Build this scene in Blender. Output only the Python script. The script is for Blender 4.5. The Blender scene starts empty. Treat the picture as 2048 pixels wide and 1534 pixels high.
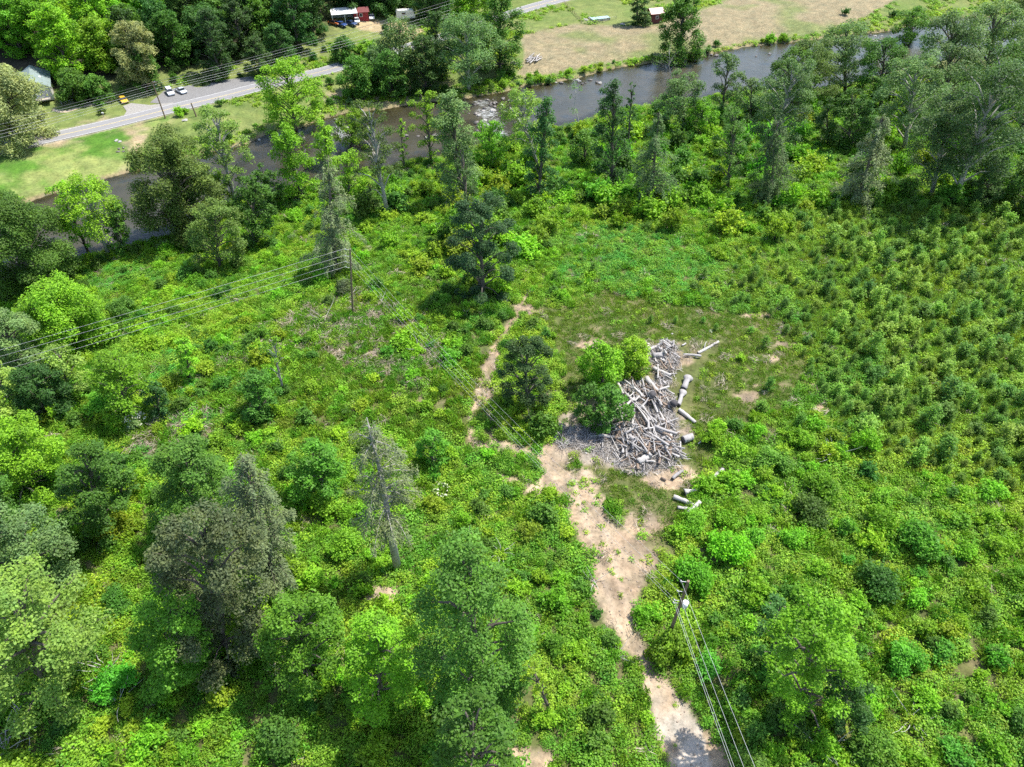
import bpy, math, random
import numpy as np
from mathutils import Vector
# ---------------- camera, world, sun, exposure ----------------
CAMZ = 75.0; PITCH = math.radians(42.8); FPX = 1422.0      # focal length in pixels of a 2048 px wide frame
scn = bpy.context.scene; COL = scn.collection
cd = bpy.data.cameras.new('camera'); cam = bpy.data.objects.new('camera', cd); COL.objects.link(cam)
cam.location = (0, 0, CAMZ); cam.rotation_euler = (math.pi/2-PITCH, 0, 0)
cd.sensor_width = 36; cd.lens = 36*FPX/2048; cd.clip_start = 1; cd.clip_end = 3000
scn.camera = cam
SUN_EL = math.radians(63); SX, SY = 0.86, 0.51
w = bpy.data.worlds.new('World'); scn.world = w; w.use_nodes = True
nt = w.node_tree; sky = nt.nodes.new('ShaderNodeTexSky'); sky.sky_type = 'NISHITA'; sky.sun_disc = False
sky.sun_elevation = SUN_EL; sky.sun_rotation = math.atan2(SX, SY)
bg = nt.nodes['Background']; nt.links.new(sky.outputs[0], bg.inputs[0]); bg.inputs[1].default_value = 0.15
sl = bpy.data.lights.new('sun', 'SUN'); sl.energy = 4.2; sl.angle = math.radians(0.5); sl.color = (1, .955, .88)
so = bpy.data.objects.new('sun', sl); COL.objects.link(so)
sv = Vector((SX*math.cos(SUN_EL), SY*math.cos(SUN_EL), math.sin(SUN_EL)))
so.rotation_euler = sv.to_track_quat('Z', 'Y').to_euler(); so.location = (60, 60, 140)
scn.view_settings.view_transform = 'Standard'; scn.view_settings.look = 'None'
scn.view_settings.exposure = 0.86; scn.view_settings.gamma = 1
scn.cycles.max_bounces = 6; scn.cycles.diffuse_bounces = 3; scn.cycles.glossy_bounces = 2
scn.cycles.transmission_bounces = 3; scn.cycles.transparent_max_bounces = 4
scn.cycles.use_adaptive_sampling = True; scn.cycles.adaptive_threshold = 0.02; scn.cycles.use_denoising = False
# ---------------- helpers ----------------
CP, SP = math.cos(PITCH), math.sin(PITCH)
def ray(px, py):
    u = (np.asarray(px, float)-1024)/FPX; v = (767-np.asarray(py, float))/FPX
    return u, CP+v*SP, -SP+v*CP
def on_z(px, py, z):
    dx, dy, dz = ray(px, py); t = (z-CAMZ)/dz
    return dx*t, dy*t
def to_px(x, y, z):
    z = np.asarray(z)-CAMZ; d = y*CP - z*SP; v = y*SP + z*CP
    return 1024+FPX*x/d, 767-FPX*v/d
def vn(x, y, s, seed=0):
    x = np.asarray(x, float)/s+1000.5+seed*17.3; y = np.asarray(y, float)/s+1000.5+seed*5.1
    ix, iy = np.floor(x), np.floor(y); fx, fy = x-ix, y-iy
    fx = fx*fx*(3-2*fx); fy = fy*fy*(3-2*fy)
    def h(a, b):
        q = np.sin(a*127.1+b*311.7+seed*74.7)*43758.5453; return q-np.floor(q)
    return (h(ix, iy)*(1-fx)+h(ix+1, iy)*fx)*(1-fy)+(h(ix, iy+1)*(1-fx)+h(ix+1, iy+1)*fx)*fy
def fbm(x, y, s, seed=0):
    return .5*vn(x, y, s, seed)+.3*vn(x, y, s/2.3, seed+1)+.2*vn(x, y, s/5.1, seed+2)
def ss(a, b, x):
    t = np.clip((np.asarray(x, float)-a)/(b-a), 0, 1); return t*t*(3-2*t)
def inpoly(px, py, poly):
    px = np.asarray(px, float); py = np.asarray(py, float); r = np.zeros(px.shape, bool); n = len(poly)
    for i in range(n):
        x0, y0 = poly[i]; x1, y1 = poly[(i+1) % n]
        if y0 == y1: continue
        c = ((y0 > py) != (y1 > py)) & (px < (x1-x0)*(py-y0)/(y1-y0)+x0)
        r ^= c
    return r
def segdist(px, py, line):
    d = np.full(np.shape(px), 1e9)
    for (x0, y0), (x1, y1) in zip(line[:-1], line[1:]):
        vx, vy = x1-x0, y1-y0; t = np.clip(((px-x0)*vx+(py-y0)*vy)/(vx*vx+vy*vy), 0, 1)
        d = np.minimum(d, np.hypot(px-x0-t*vx, py-y0-t*vy))
    return d
ZW, ZR = -8.0, -5.2
near_px = [(-260,620),(-100,575),(30,548),(150,522),(240,497),(355,466),(420,430),(480,402),(560,388),(640,366),(700,350),(853,318),(976,290),(1031,270),(1161,246),(1202,228),(1300,212),(1384,200),(1440,190),(1519,178),(1600,184),(1700,168),(1800,138),(1900,118),(2048,108),(2300,92)]
far_px = [(-260,500),(-100,450),(0,420),(130,380),(250,345),(330,328),(420,305),(489,289),(526,272),(588,262),(634,240),(700,225),(771,219),(812,211),(880,203),(935,197),(1000,184),(1072,171),(1154,157),(1215,140),(1300,126),(1373,120),(1453,102),(1505,91),(1585,84),(1680,72),(1790,62),(1850,42),(2048,28),(2300,8)]
road_px = [(-300,350),(-50,305),(0,297),(117,271),(234,245),(351,214),(420,199),(526,171),(684,133.5),(703,125),(860,82),(960,50),(1040,20),(1125,-3),(1300,-45),(1500,-85)]
nbx, nby = on_z(*zip(*near_px), ZW); fbx, fby = on_z(*zip(*far_px), ZW); rdx, rdy = on_z(*zip(*road_px), ZR)
def smooth_line(x, y, n):
    xs = np.linspace(x[0], x[-1], n); ys = np.interp(xs, x, y)
    k = np.array([1,2,3,2,1.])/9
    for _ in range(4): ys[2:-2] = np.convolve(ys, k, 'valid')
    return xs, ys
rdx, rdy = smooth_line(rdx, rdy, 120)
def d_near(x, y): return (np.interp(x, nbx, nby)+1.6*(vn(x, y, 6, 3)-.5)-y)*.86     # >0 = on the camera's side of the river
def d_far(x, y): return (y-np.interp(x, fbx, fby)-1.6*(vn(x, y, 6, 4)-.5))*.86
def d_road(x, y): return (y-np.interp(x, rdx, rdy))*.87
def zg(x, y):
    x = np.asarray(x, float); y = np.asarray(y, float)
    dn, df, dr = d_near(x, y), d_far(x, y), d_road(x, y)
    plateau = .9*(vn(x, y, 23, 7)-.5)+.35*(vn(x, y, 7, 8)-.5)
    zn = ZW+.55+(7.2+plateau)*ss(6, 75, dn)+.35*(vn(x, y, 5, 9)-.5)-.5*ss(2, 0, dn)
    zf = ZW+.7+2.0*ss(1, 18, df)-.6*ss(1.5, 0, df)+.3*(vn(x, y, 9, 10)-.5)*ss(0, 6, df)
    zf = zf*(1-ss(14, 5, np.abs(dr)))+(ZR-.08)*ss(14, 5, np.abs(dr))
    hill = np.maximum(dr-16, 0)*.16*ss(60, -20, x)
    zf = zf+hill+.8*(vn(x, y, 15, 11)-.5)*ss(14, 40, dr)
    bed = ZW-.15-.9*ss(0, 9, np.minimum(-dn, -df))
    z = np.where(dn > 0, zn, np.where(df > 0, zf, bed))
    m = ss(1.6, 0, np.abs(dn)); z = z*(1-m)+m*np.clip(z, ZW-.25, ZW+.25)
    return z
def gp(px, py):
    """point of the ground seen at a pixel of the photograph"""
    z = -2.0
    for _ in range(25):
        x, y = on_z(px, py, z); z = .5*z+.5*zg(x, y)
    x, y = on_z(px, py, z)
    return float(x), float(y), float(zg(x, y))
def tag(o, label=None, cat=None, group=None, kind=None):
    if label: o['label'] = label
    if cat: o['category'] = cat
    if group: o['group'] = group
    if kind: o['kind'] = kind
    return o
def link(name, me, parent=None):
    o = bpy.data.objects.new(name, me); COL.objects.link(o)
    if parent: o.parent = parent
    return o
def np_mesh(name, V, F, mat, smooth=False, tint=None, F3=None):
    """V (n,3); F (m,4) quads; F3 (k,3) triangles"""
    me = bpy.data.meshes.new(name); V = np.asarray(V, np.float32); me.vertices.add(len(V)); me.vertices.foreach_set('co', V.ravel())
    F = np.asarray(F, np.int32).reshape(-1, 4); nf = len(F); loops = F.ravel(); st = np.arange(nf)*4; tot = np.full(nf, 4)
    if F3 is not None and len(F3):
        F3 = np.asarray(F3, np.int32); st = np.concatenate([st, nf*4+np.arange(len(F3))*3]); tot = np.concatenate([tot, np.full(len(F3), 3)]); loops = np.concatenate([loops, F3.ravel()])
    me.loops.add(len(loops)); me.loops.foreach_set('vertex_index', loops.astype(np.int32))
    me.polygons.add(len(st)); me.polygons.foreach_set('loop_start', st.astype(np.int32))
    if smooth: me.polygons.foreach_set('use_smooth', np.ones(len(st), bool))
    for m in (mat if isinstance(mat, (list, tuple)) else [mat]): me.materials.append(m)
    if tint is not None:
        a = me.attributes.new('tint', 'FLOAT', 'FACE'); a.data.foreach_set('value', np.asarray(tint, np.float32))
    me.update(calc_edges=True)
    return me
class MB:
    """collects simple shapes into one mesh"""
    def __init__(s): s.v = []; s.f = []; s.m = []
    def add(s, vs, fs, m=0):
        n = len(s.v); s.v += [tuple(map(float, v)) for v in vs]; s.f += [tuple(n+i for i in f) for f in fs]; s.m += [m]*len(fs); return s
    def box(s, c, size, rz=0, m=0, top=1.0):
        cx, cy, cz = c; sx, sy, sz = [k/2 for k in size]; co, si = math.cos(rz), math.sin(rz); vs = []
        for z in (-1, 1):
            k = top if z > 0 else 1
            for a, b in ((-1,-1),(1,-1),(1,1),(-1,1)):
                x, y = a*sx*k, b*sy*k; vs.append((cx+x*co-y*si, cy+x*si+y*co, cz+z*sz))
        return s.add(vs, [(3,2,1,0),(4,5,6,7),(0,1,5,4),(1,2,6,5),(2,3,7,6),(3,0,4,7)], m)
    def tube(s, pts, rad, n=8, m=0, cap=True, capm=None, lump=0, rnd=None):
        pts = [Vector(p) for p in pts]; N = len(pts); rad = rad if isinstance(rad, (list, tuple)) else [rad]*N; vs = []; fs = []
        ref = Vector((.13, .21, .97)); prev = None
        for i, p in enumerate(pts):
            d = (pts[min(i+1, N-1)]-pts[max(i-1, 0)]).normalized()
            a = (prev if prev is not None else ref); a = a-d*a.dot(d)
            if a.length < .05: a = Vector((1, 0, 0))-d*d.x
            a.normalize(); b = d.cross(a); prev = a
            for k in range(n):
                t = 2*math.pi*k/n; r = rad[i]*(1+(rnd.uniform(-lump, lump) if lump else 0)); vs.append(p+a*(r*math.cos(t))+b*(r*math.sin(t)))
        for i in range(N-1):
            for k in range(n): fs.append((i*n+k, i*n+(k+1) % n, (i+1)*n+(k+1) % n, (i+1)*n+k))
        s.add(vs, fs, m)
        if cap:
            base = len(s.v)-N*n; s.f += [tuple(base+k for k in range(n-1, -1, -1)), tuple(base+(N-1)*n+k for k in range(n))]; s.m += [m if capm is None else capm]*2
        return s
    def ball(s, c, r, m=0, n=8, k=5, lump=0, rnd=None):
        r = r if isinstance(r, (list, tuple)) else (r, r, r); vs = []; fs = []
        for i in range(1, k):
            for j in range(n):
                a = math.pi*i/k; b = 2*math.pi*j/n; q = 1+(rnd.uniform(-lump, lump) if lump else 0)
                vs.append((c[0]+q*r[0]*math.sin(a)*math.cos(b), c[1]+q*r[1]*math.sin(a)*math.sin(b), c[2]+q*r[2]*math.cos(a)))
        vs += [(c[0], c[1], c[2]+r[2]), (c[0], c[1], c[2]-r[2])]; T = (k-1)*n
        for i in range(k-2):
            for j in range(n): fs.append((i*n+j, (i+1)*n+j, (i+1)*n+(j+1) % n, i*n+(j+1) % n))
        for j in range(n): fs += [(T, j, (j+1) % n), (T+1, (k-2)*n+(j+1) % n, (k-2)*n+j)]
        return s.add(vs, fs, m)
    def mesh(s, name, mats, smooth=False):
        me = bpy.data.meshes.new(name); me.from_pydata(s.v, [], s.f)
        for m in (mats if isinstance(mats, (list, tuple)) else [mats]): me.materials.append(m)
        me.polygons.foreach_set('material_index', s.m)
        if smooth: me.polygons.foreach_set('use_smooth', [True]*len(s.f))
        me.update(); return me
    def build(s, name, mats, parent=None, smooth=False): return link(name, s.mesh(name, mats, smooth), parent)
def empty(name, loc, rz=0):
    o = bpy.data.objects.new(name, None); COL.objects.link(o); o.location = loc; o.rotation_euler = (0, 0, rz); o.empty_display_size = .3; return o
# ---------------- materials ----------------
def new_mat(name):
    m = bpy.data.materials.new(name); m.use_nodes = True; n = m.node_tree.nodes; return m, n, m.node_tree.links, n['Principled BSDF']
def noise(n, l, scale, detail=3, src=None, rough=.6):
    t = n.new('ShaderNodeTexNoise'); t.inputs['Scale'].default_value = scale; t.inputs['Detail'].default_value = detail; t.inputs['Roughness'].default_value = rough
    if src is None:
        g = n.new('ShaderNodeTexCoord'); src = g.outputs['Object']
    l.new(src, t.inputs['Vector']); return t
def ramp(n, l, src, stops):
    r = n.new('ShaderNodeValToRGB'); e = r.color_ramp.elements
    while len(e) < len(stops): e.new(.5)
    for k, (p, c) in enumerate(stops): e[k].position = p; e[k].color = (*c, 1) if len(c) == 3 else c
    l.new(src, r.inputs[0]); return r
def mixc(n, l, a, b, f, mode='MIX'):
    x = n.new('ShaderNodeMix'); x.data_type = 'RGBA'; x.blend_type = mode
    for s, v in ((x.inputs[6], a), (x.inputs[7], b), (x.inputs[0], f)):
        if isinstance(v, (int, float)): s.default_value = v
        elif isinstance(v, tuple): s.default_value = (*v, 1)
        else: l.new(v, s)
    return x.outputs[2]
def bump(n, l, p, h, strength, dist=.1):
    b = n.new('ShaderNodeBump'); b.inputs['Strength'].default_value = strength; b.inputs['Distance'].default_value = dist; l.new(h, b.inputs['Height']); l.new(b.outputs[0], p.inputs['Normal'])
def plain(name, c, rough=.7, metal=0, var=.25, scale=3, c2=None, spec=.5):
    m, n, l, p = new_mat(name); t = noise(n, l, scale, 5)
    lo = tuple(k*(1-var) for k in c); hi = c2 or tuple(min(1, k*(1+var)) for k in c)
    r = ramp(n, l, t.outputs[0], [(.3, lo), (.7, hi)]); l.new(r.outputs[0], p.inputs['Base Color'])
    p.inputs['Roughness'].default_value = rough; p.inputs['Metallic'].default_value = metal; p.inputs['Specular IOR Level'].default_value = spec
    if metal < .5: bump(n, l, p, t.outputs[0], .3, .03)
    return m
def mat_soil(name, mode=0):
    """colours come from the painted soil attribute; noise adds clods, thatch and blades"""
    m, n, l, p = new_mat(name); a = n.new('ShaderNodeAttribute'); a.attribute_name = 'soil'
    t1 = noise(n, l, 1.7, 8, rough=.7); t2 = noise(n, l, .35, 4)
    r1 = ramp(n, l, t1.outputs[0], [(.3, (.5, .48, .45)), (.5, (1, 1, 1)), (.72, (1.45, 1.4, 1.35))])
    r2 = ramp(n, l, t2.outputs[0], [(.3, (.75, .82, .8)), (.7, (1.2, 1.12, 1.05))])
    c = mixc(n, l, a.outputs['Color'], r1.outputs[0], .8 if mode != 1 else .6, 'MULTIPLY'); c = mixc(n, l, c, r2.outputs[0], .8, 'MULTIPLY')
    h = t1.outputs[0]
    if mode == 1:      # mown hay: short curved swaths
        wv = n.new('ShaderNodeTexWave'); g = n.new('ShaderNodeTexCoord'); mp = n.new('ShaderNodeMapping'); l.new(g.outputs['Object'], mp.inputs[0]); mp.inputs['Rotation'].default_value = (0, 0, 1.1); l.new(mp.outputs[0], wv.inputs[0])
        wv.inputs['Scale'].default_value = .55; wv.inputs['Distortion'].default_value = 9; wv.inputs['Detail'].default_value = 3; wv.inputs['Detail Scale'].default_value = 2.2
        r3 = ramp(n, l, wv.outputs[0], [(.15, (.62, .6, .5)), (.5, (1, 1, 1)), (.85, (1.2, 1.18, 1.15))]); c = mixc(n, l, c, r3.outputs[0], .75, 'MULTIPLY'); h = wv.outputs[0]
    l.new(c, p.inputs['Base Color']); p.inputs['Roughness'].default_value = .95; p.inputs['Specular IOR Level'].default_value = .15
    bump(n, l, p, h, .7, .15); return m
M = {}
M['soil'] = mat_soil('soil'); M['hay'] = mat_soil('hay', 1)
def mat_water():
    m, n, l, p = new_mat('river_water'); a = n.new('ShaderNodeAttribute'); a.attribute_name = 'foam'
    g = n.new('ShaderNodeTexCoord'); mp = n.new('ShaderNodeMapping'); mp.inputs['Rotation'].default_value = (0, 0, -.55); mp.inputs['Scale'].default_value = (.35, 1.3, 1)
    l.new(g.outputs['Object'], mp.inputs[0]); t = noise(n, l, 1.6, 5, mp.outputs[0]); t2 = noise(n, l, .12, 3); t3 = noise(n, l, 3.2, 6, mp.outputs[0], .75)
    base = ramp(n, l, t2.outputs[0], [(.38, (.05, .047, .032)), (.55, (.065, .058, .038)), (.7, (.04, .045, .043))])
    mul = n.new('ShaderNodeMath'); mul.operation = 'MULTIPLY_ADD'; l.new(a.outputs['Fac'], mul.inputs[0]); mul.inputs[1].default_value = .75; l.new(t3.outputs[0], mul.inputs[2])
    fr = ramp(n, l, mul.outputs[0], [(.86, (0, 0, 0)), (1.0, (1, 1, 1))])
    c = mixc(n, l, base.outputs[0], (.5, .52, .52), fr.outputs[0]); l.new(c, p.inputs['Base Color'])
    rr = n.new('ShaderNodeMapRange'); l.new(fr.outputs[0], rr.inputs[0]); rr.inputs[3].default_value = .07; rr.inputs[4].default_value = .7; l.new(rr.outputs[0], p.inputs['Roughness'])
    p.inputs['IOR'].default_value = 1.33
    bump(n, l, p, t.outputs[0], .35, .25)
    tr = n.new('ShaderNodeBsdfTransparent'); tr.inputs[0].default_value = (.50, .49, .36, 1); b = n.new('ShaderNodeAttribute'); b.attribute_name = 'shallow'
    gl = n.new('ShaderNodeBsdfGlossy'); gl.inputs['Roughness'].default_value = .08; l.new(p.inputs['Normal'].links[0].from_socket, gl.inputs['Normal']); f = n.new('ShaderNodeFresnel'); f.inputs[0].default_value = 1.33; l.new(p.inputs['Normal'].links[0].from_socket, f.inputs['Normal'])
    m1 = n.new('ShaderNodeMixShader'); l.new(f.outputs[0], m1.inputs[0]); l.new(tr.outputs[0], m1.inputs[1]); l.new(gl.outputs[0], m1.inputs[2])
    m2 = n.new('ShaderNodeMixShader'); l.new(b.outputs['Fac'], m2.inputs[0]); l.new(p.outputs[0], m2.inputs[1]); l.new(m1.outputs[0], m2.inputs[2])
    l.new(m2.outputs[0], n['Material Output'].inputs[0]); return m
M['water'] = mat_water()
M['asphalt'] = plain('asphalt', (.235, .23, .23), .9, var=.08, scale=2); M['gravel'] = plain('gravel', (.28, .265, .24), .95, var=.35, scale=2.5)
M['paint_y'] = plain('yellow_road_paint', (.55, .45, .2), .8); M['paint_w'] = plain('white_road_paint', (.55, .55, .53), .8)
# ---------------- ground, river, road ----------------
TRACK = [(1100,928),(1122,960),(1128,1040),(1150,1090),(1163,1150),(1180,1200),(1210,1250),(1258,1320),(1285,1400),(1318,1500),(1330,1700),(1560,1700),(1452,1500),(1400,1420),(1335,1355),(1292,1290),(1276,1225),(1303,1160),(1325,1105),(1290,1065),(1245,1035),(1210,975),(1175,935)]
RUTS = [[(1050,598),(1040,620),(1022,650),(990,690),(968,738),(955,790),(943,830),(940,880),(950,905)], [(990,700),(984,740),(974,790),(982,830),(985,880),(1000,900)], [(1000,890),(1060,905),(1105,935)], [(1000,950),(1060,975),(1085,1015)]]
SPOTS = [(960,893,22,12),(1005,892,18,8),(1068,980,22,14),(1080,1012,22,8),(1050,618,26,12),(1495,792,24,14),(1512,772,16,6),(1542,718,20,9),(1645,820,12,16),(1520,630,20,6),(1578,637,12,4),(1040,1515,32,26),(1085,1525,20,16),(1090,793,12,6),(1125,875,26,30),(1180,910,34,22),(1245,865,90,60),(1330,960,50,22),(1330,715,50,26),(1560,690,30,6),(1270,1120,45,20),(1300,1050,35,18),(1180,690,30,10),(1630,770,10,20),(760,1190,26,16),(1105,960,30,25),(1150,880,40,30),(1110,905,30,20)]
LAWN = [(-300,360),(0,302),(120,276),(245,248),(330,228),(380,240),(300,262),(255,345),(130,378),(30,392),(-300,470)]
HAY = [(1035,150),(1050,110),(1040,70),(1110,55),(1150,48),(1250,52),(1310,50),(1420,15),(1500,-20),(1720,-70),(1900,-60),(1720,40),(1640,66),(1580,76),(1500,84),(1440,95),(1380,108),(1290,116),(1200,128),(1100,148),(1050,156)]
DRIVE = [(226,249),(244,238),(253,222),(246,212),(262,206),(300,210),(345,205),(360,212),(300,228)]
PARK = [(300,205),(330,180),(390,168),(520,150),(560,163),(430,196),(360,211)]
YARD = [(700,45),(735,38),(800,45),(850,60),(830,78),(770,66),(720,60)]
DRY = [[(640,600),(700,570),(800,610),(900,700),(860,780),(740,760),(640,690),(560,700),(480,730),(400,800),(360,790),(460,690),(560,640)], [(230,900),(300,850),(420,800),(470,830),(380,880),(300,930)]]
def soft(px, py, poly, e):
    ins = inpoly(px, py, poly); d = segdist(px, py, poly+[poly[0]]); return ss(-e, e, np.where(ins, d, -d))
def bare_mask(x, y, px, py):
    n1 = fbm(x, y, 4, 21)-.5; n2 = vn(x, y, 1.1, 22)-.5
    d = segdist(px, py, TRACK+[TRACK[0]]); ins = inpoly(px, py, TRACK); sd = np.where(ins, d, -d)
    m = ss(-5, 9, sd-6+n1*34+n2*20)
    for k, r in enumerate(RUTS):
        m = np.maximum(m, ss(9.5, 3, segdist(px, py, r)+n1*9+n2*6)*ss(.1, .35, vn(x, y, 2.5, 24)+.12))
    for cx, cy, rx, ry in SPOTS:
        q = np.hypot((px-cx)/rx, (py-cy)/ry); m = np.maximum(m, ss(1.2, .7, q+n1*1.5+n2*1.0))
    return m
def build_ground():
    ys = [8.0]
    while ys[-1] < 520: ys.append(ys[-1]+max(.42, ys[-1]*.0052))
    ys = np.array(ys); nx = 620; u = np.linspace(-1, 1, nx); Y, U = np.meshgrid(ys, u, indexing='ij'); X = U*(70+Y*.98)
    Z = zg(X, Y); px, py = to_px(X, Y, Z)
    dn, df, dr = d_near(X, Y), d_far(X, Y), d_road(X, Y)
    near = dn > 0; C = np.zeros(X.shape+(3,))
    n1 = fbm(X, Y, 9, 31); n2 = vn(X, Y, 1.3, 33); n3 = fbm(X, Y, 3, 35)
    def cm(a, b, t): return np.asarray(a)*(1-t[..., None])+np.asarray(b)*t[..., None]
    C[:] = cm((.075, .105, .03), (.14, .14, .055), n1)
    C = cm(C, (.20, .165, .10), ss(.55, .75, n3)*.6)
    for q in DRY: C = cm(C, (.27, .22, .155), soft(px, py, q, 30)*ss(.35, .6, n3))
    bm = bare_mask(X, Y, px, py)*near
    dirt = cm((.29, .215, .145), (.44, .345, .245), n1*1.2-.1); dirt = cm(dirt, (.20, .155, .11), ss(.42, .7, n3)*.8); dirt = cm(dirt, (.50, .40, .31), .3*ss(9, 2, np.minimum(np.abs(px-1150-(py-940)*.30+9), np.abs(px-1180-(py-940)*.30+9)))*(py > 940)*ss(.3, .5, fbm(X, Y, 5, 44)))
    grey = ss(1330, 1500, py)*ss(.35, .6, n3+.1)*inpoly(px, py, [(1250,1330),(1330,1330),(1400,1450),(1440,1600),(1300,1600)])
    dirt = cm(dirt, (.47, .44, .40), grey*.6); dirt = cm(dirt, (.27, .235, .20), ss(1.3, .7, np.hypot((px-1240)/130, (py-860)/90)))
    C = cm(C, dirt, bm)
    farc = cm((.10, .16, .035), (.20, .22, .08), n1)
    lw = soft(px, py, LAWN, 5); lawn = cm((.075, .17, .022), (.21, .25, .08), ss(.38, .62, fbm(X, Y, 12, 36)*.7+n3*.3)); lawn = cm(lawn, (.34, .27, .17), ss(.62, .8, fbm(X, Y, 14, 37)+.25*ss(190, 260, px)))
    hy = soft(px, py, HAY, 4); hay = cm((.275, .235, .15), (.18, .21, .085), ss(.52, .72, fbm(X, Y, 26, 38)+.10*ss(1200, 1300, px)*ss(1450, 1350, px)+.15*ss(14, 2, df)))
    f = cm(cm(farc, lawn, lw), hay, hy)
    f = cm(f, (.30, .25, .16), .8*ss(.45, .6, n1)*soft(px, py, [(110,262),(200,230),(250,240),(235,250),(130,280)], 6))
    f = cm(f, (.42, .32, .2), .85*soft(px, py, YARD, 3)); f = cm(f, (.33, .25, .18), .7*soft(px, py, [(660,215),(640,190),(700,175),(900,165),(920,190),(800,208)], 8))
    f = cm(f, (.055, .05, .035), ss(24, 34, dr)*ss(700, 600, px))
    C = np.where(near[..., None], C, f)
    bedc = cm((.085, .085, .05), (.22, .21, .14), ss(.35, .65, fbm(X, Y, 2.2, 47))); C = np.where(((dn <= 0) & (df <= 0))[..., None], bedc, C)
    bank = ss(1.5, .3, np.abs(np.where(near, dn, df)))*((dn > 0) | (df > 0)); C = cm(C, (.27, .20, .13), bank*.8)
    C = cm(C, (.30, .27, .22), ss(4.6, 3.9, np.abs(dr))*ss(3.0, 3.2, np.abs(dr))*.9)
    C *= (.8+.4*n2)[..., None]
    fc = lambda A: .25*(A[:-1, :-1]+A[1:, :-1]+A[:-1, 1:]+A[1:, 1:])
    cls = np.zeros((len(ys)-1, nx-1), int)
    cls[fc(bm) > .5] = 1; cls[(fc(lw) > .5) & (fc(df) > 0)] = 2; cls[(fc(hy) > .5) & (fc(df) > 0)] = 3
    cls[(fc(dn) < -.6) & (fc(df) < -.6)] = 4
    idx = np.arange(X.size).reshape(X.shape); Q = np.stack([idx[:-1, :-1], idx[:-1, 1:], idx[1:, 1:], idx[1:, :-1]], -1)
    V = np.stack([X, Y, Z], -1).reshape(-1, 3); Cf = C.reshape(-1, 3)
    for k, (nm, mt) in enumerate((('ground', 'soil'), ('dirt_track', 'soil'), ('mown_lawn', 'soil'), ('hay_field', 'hay'), ('river_bed', 'soil'))):
        q = Q[cls == k]; used, inv = np.unique(q.ravel(), return_inverse=True)
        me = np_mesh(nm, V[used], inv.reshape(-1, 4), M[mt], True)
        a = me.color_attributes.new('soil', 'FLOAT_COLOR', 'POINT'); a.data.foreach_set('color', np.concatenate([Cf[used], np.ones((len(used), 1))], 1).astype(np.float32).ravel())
        tag(link(nm, me), kind='structure')
    # far ground out to the horizon, a touch lower than the fine sheet
    b = MB(); R = 2500; b.add([(-R, -300, -14), (R, -300, -14), (R, 2*R, -14), (-R, 2*R, -14)], [(0, 1, 2, 3)]); o = b.build('far_ground', plain('far_ground', (.06, .09, .03), .95)); tag(o, kind='structure')
build_ground()
FOAM = [(975,225,36,22),(985,250,42,22),(965,205,30,10),(1000,268,36,12),(680,262,24,26),(700,280,20,14),(1480,150,70,8),(1560,118,40,7)]
def build_water():
    xs = np.linspace(nbx[0], nbx[-1], 420); k = np.linspace(0, 1, 26); a = np.interp(xs, nbx, nby)-3.2; b = np.interp(xs, fbx, fby)+3.2
    X = np.repeat(xs[:, None], 26, 1); Y = a[:, None]*(1-k)+b[:, None]*k; Z = np.full(X.shape, ZW)
    px, py = to_px(X, Y, Z); foam = .2*ss(.45, .75, fbm(X, Y*2.2, 9, 12))
    for cx, cy, rx, ry in FOAM: foam = np.maximum(foam, (.55 if cx < 1300 else .33)*ss(1.4, .3, np.hypot((px-cx)/rx, (py-cy)/ry)))
    e = np.minimum(-d_near(X, Y), -d_far(X, Y)); sh = ss(5, .3, e)*.9; sh = np.maximum(sh, .55*ss(1130, 1000, px)*ss(380, 480, px)*ss(.35, .6, fbm(X, Y, 12, 5)))*(1-foam*.7)
    idx = np.arange(X.size).reshape(X.shape); Q = np.stack([idx[:-1, :-1], idx[1:, :-1], idx[1:, 1:], idx[:-1, 1:]], -1).reshape(-1, 4)
    me = np_mesh('river', np.stack([X, Y, Z], -1).reshape(-1, 3), Q, M['water'], True)
    for nm, A in (('foam', foam), ('shallow', sh)):
        t = me.attributes.new(nm, 'FLOAT', 'POINT'); t.data.foreach_set('value', A.ravel().astype(np.float32))
    tag(link('river', me), kind='structure')
build_water()
def strip(name, off0, off1, z, mat, x=rdx, y=rdy, dash=None):
    t = np.stack([np.gradient(x), np.gradient(y)], 1); t /= np.linalg.norm(t, axis=1)[:, None]; nrm = np.stack([-t[:, 1], t[:, 0]], 1)
    A = np.stack([x, y], 1)+nrm*off0; B = np.stack([x, y], 1)+nrm*off1; n = len(x)
    V = np.concatenate([np.c_[A, np.full(n, z)], np.c_[B, np.full(n, z)]]); F = [(i, i+1, n+i+1, n+i) for i in range(n-1)]
    return V, np.array(F)
V, F = strip('road', -3.3, 3.3, ZR, None); tag(link('road', np_mesh('road', V, F, M['asphalt'])), kind='structure')
Vs = []; Fs = []
for o0, o1 in ((-.22, -.08), (.08, .22)):
    V, F = strip('m', o0, o1, ZR+.008, None); Fs.append(F+sum(map(len, Vs))); Vs.append(V)
tag(link('yellow_centre_line', np_mesh('yellow_centre_line', np.concatenate(Vs), np.concatenate(Fs), M['paint_y'])), kind='structure')
Vs = []; Fs = []
for o0, o1 in ((-3.12, -2.94), (2.94, 3.12)):
    V, F = strip('m', o0, o1, ZR+.008, None); Fs.append(F+sum(map(len, Vs))); Vs.append(V)
tag(link('white_edge_line', np_mesh('white_edge_line', np.concatenate(Vs), np.concatenate(Fs), M['paint_w'])), kind='structure')
def sheet(name, poly, z, mat):
    b = MB(); pts = [on_z(px, py, z) for px, py in poly]; b.add([(x, y, z) for x, y in pts], [tuple(range(len(pts)-1, -1, -1))]); o = b.build(name, mat); return tag(o, kind='structure')
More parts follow.
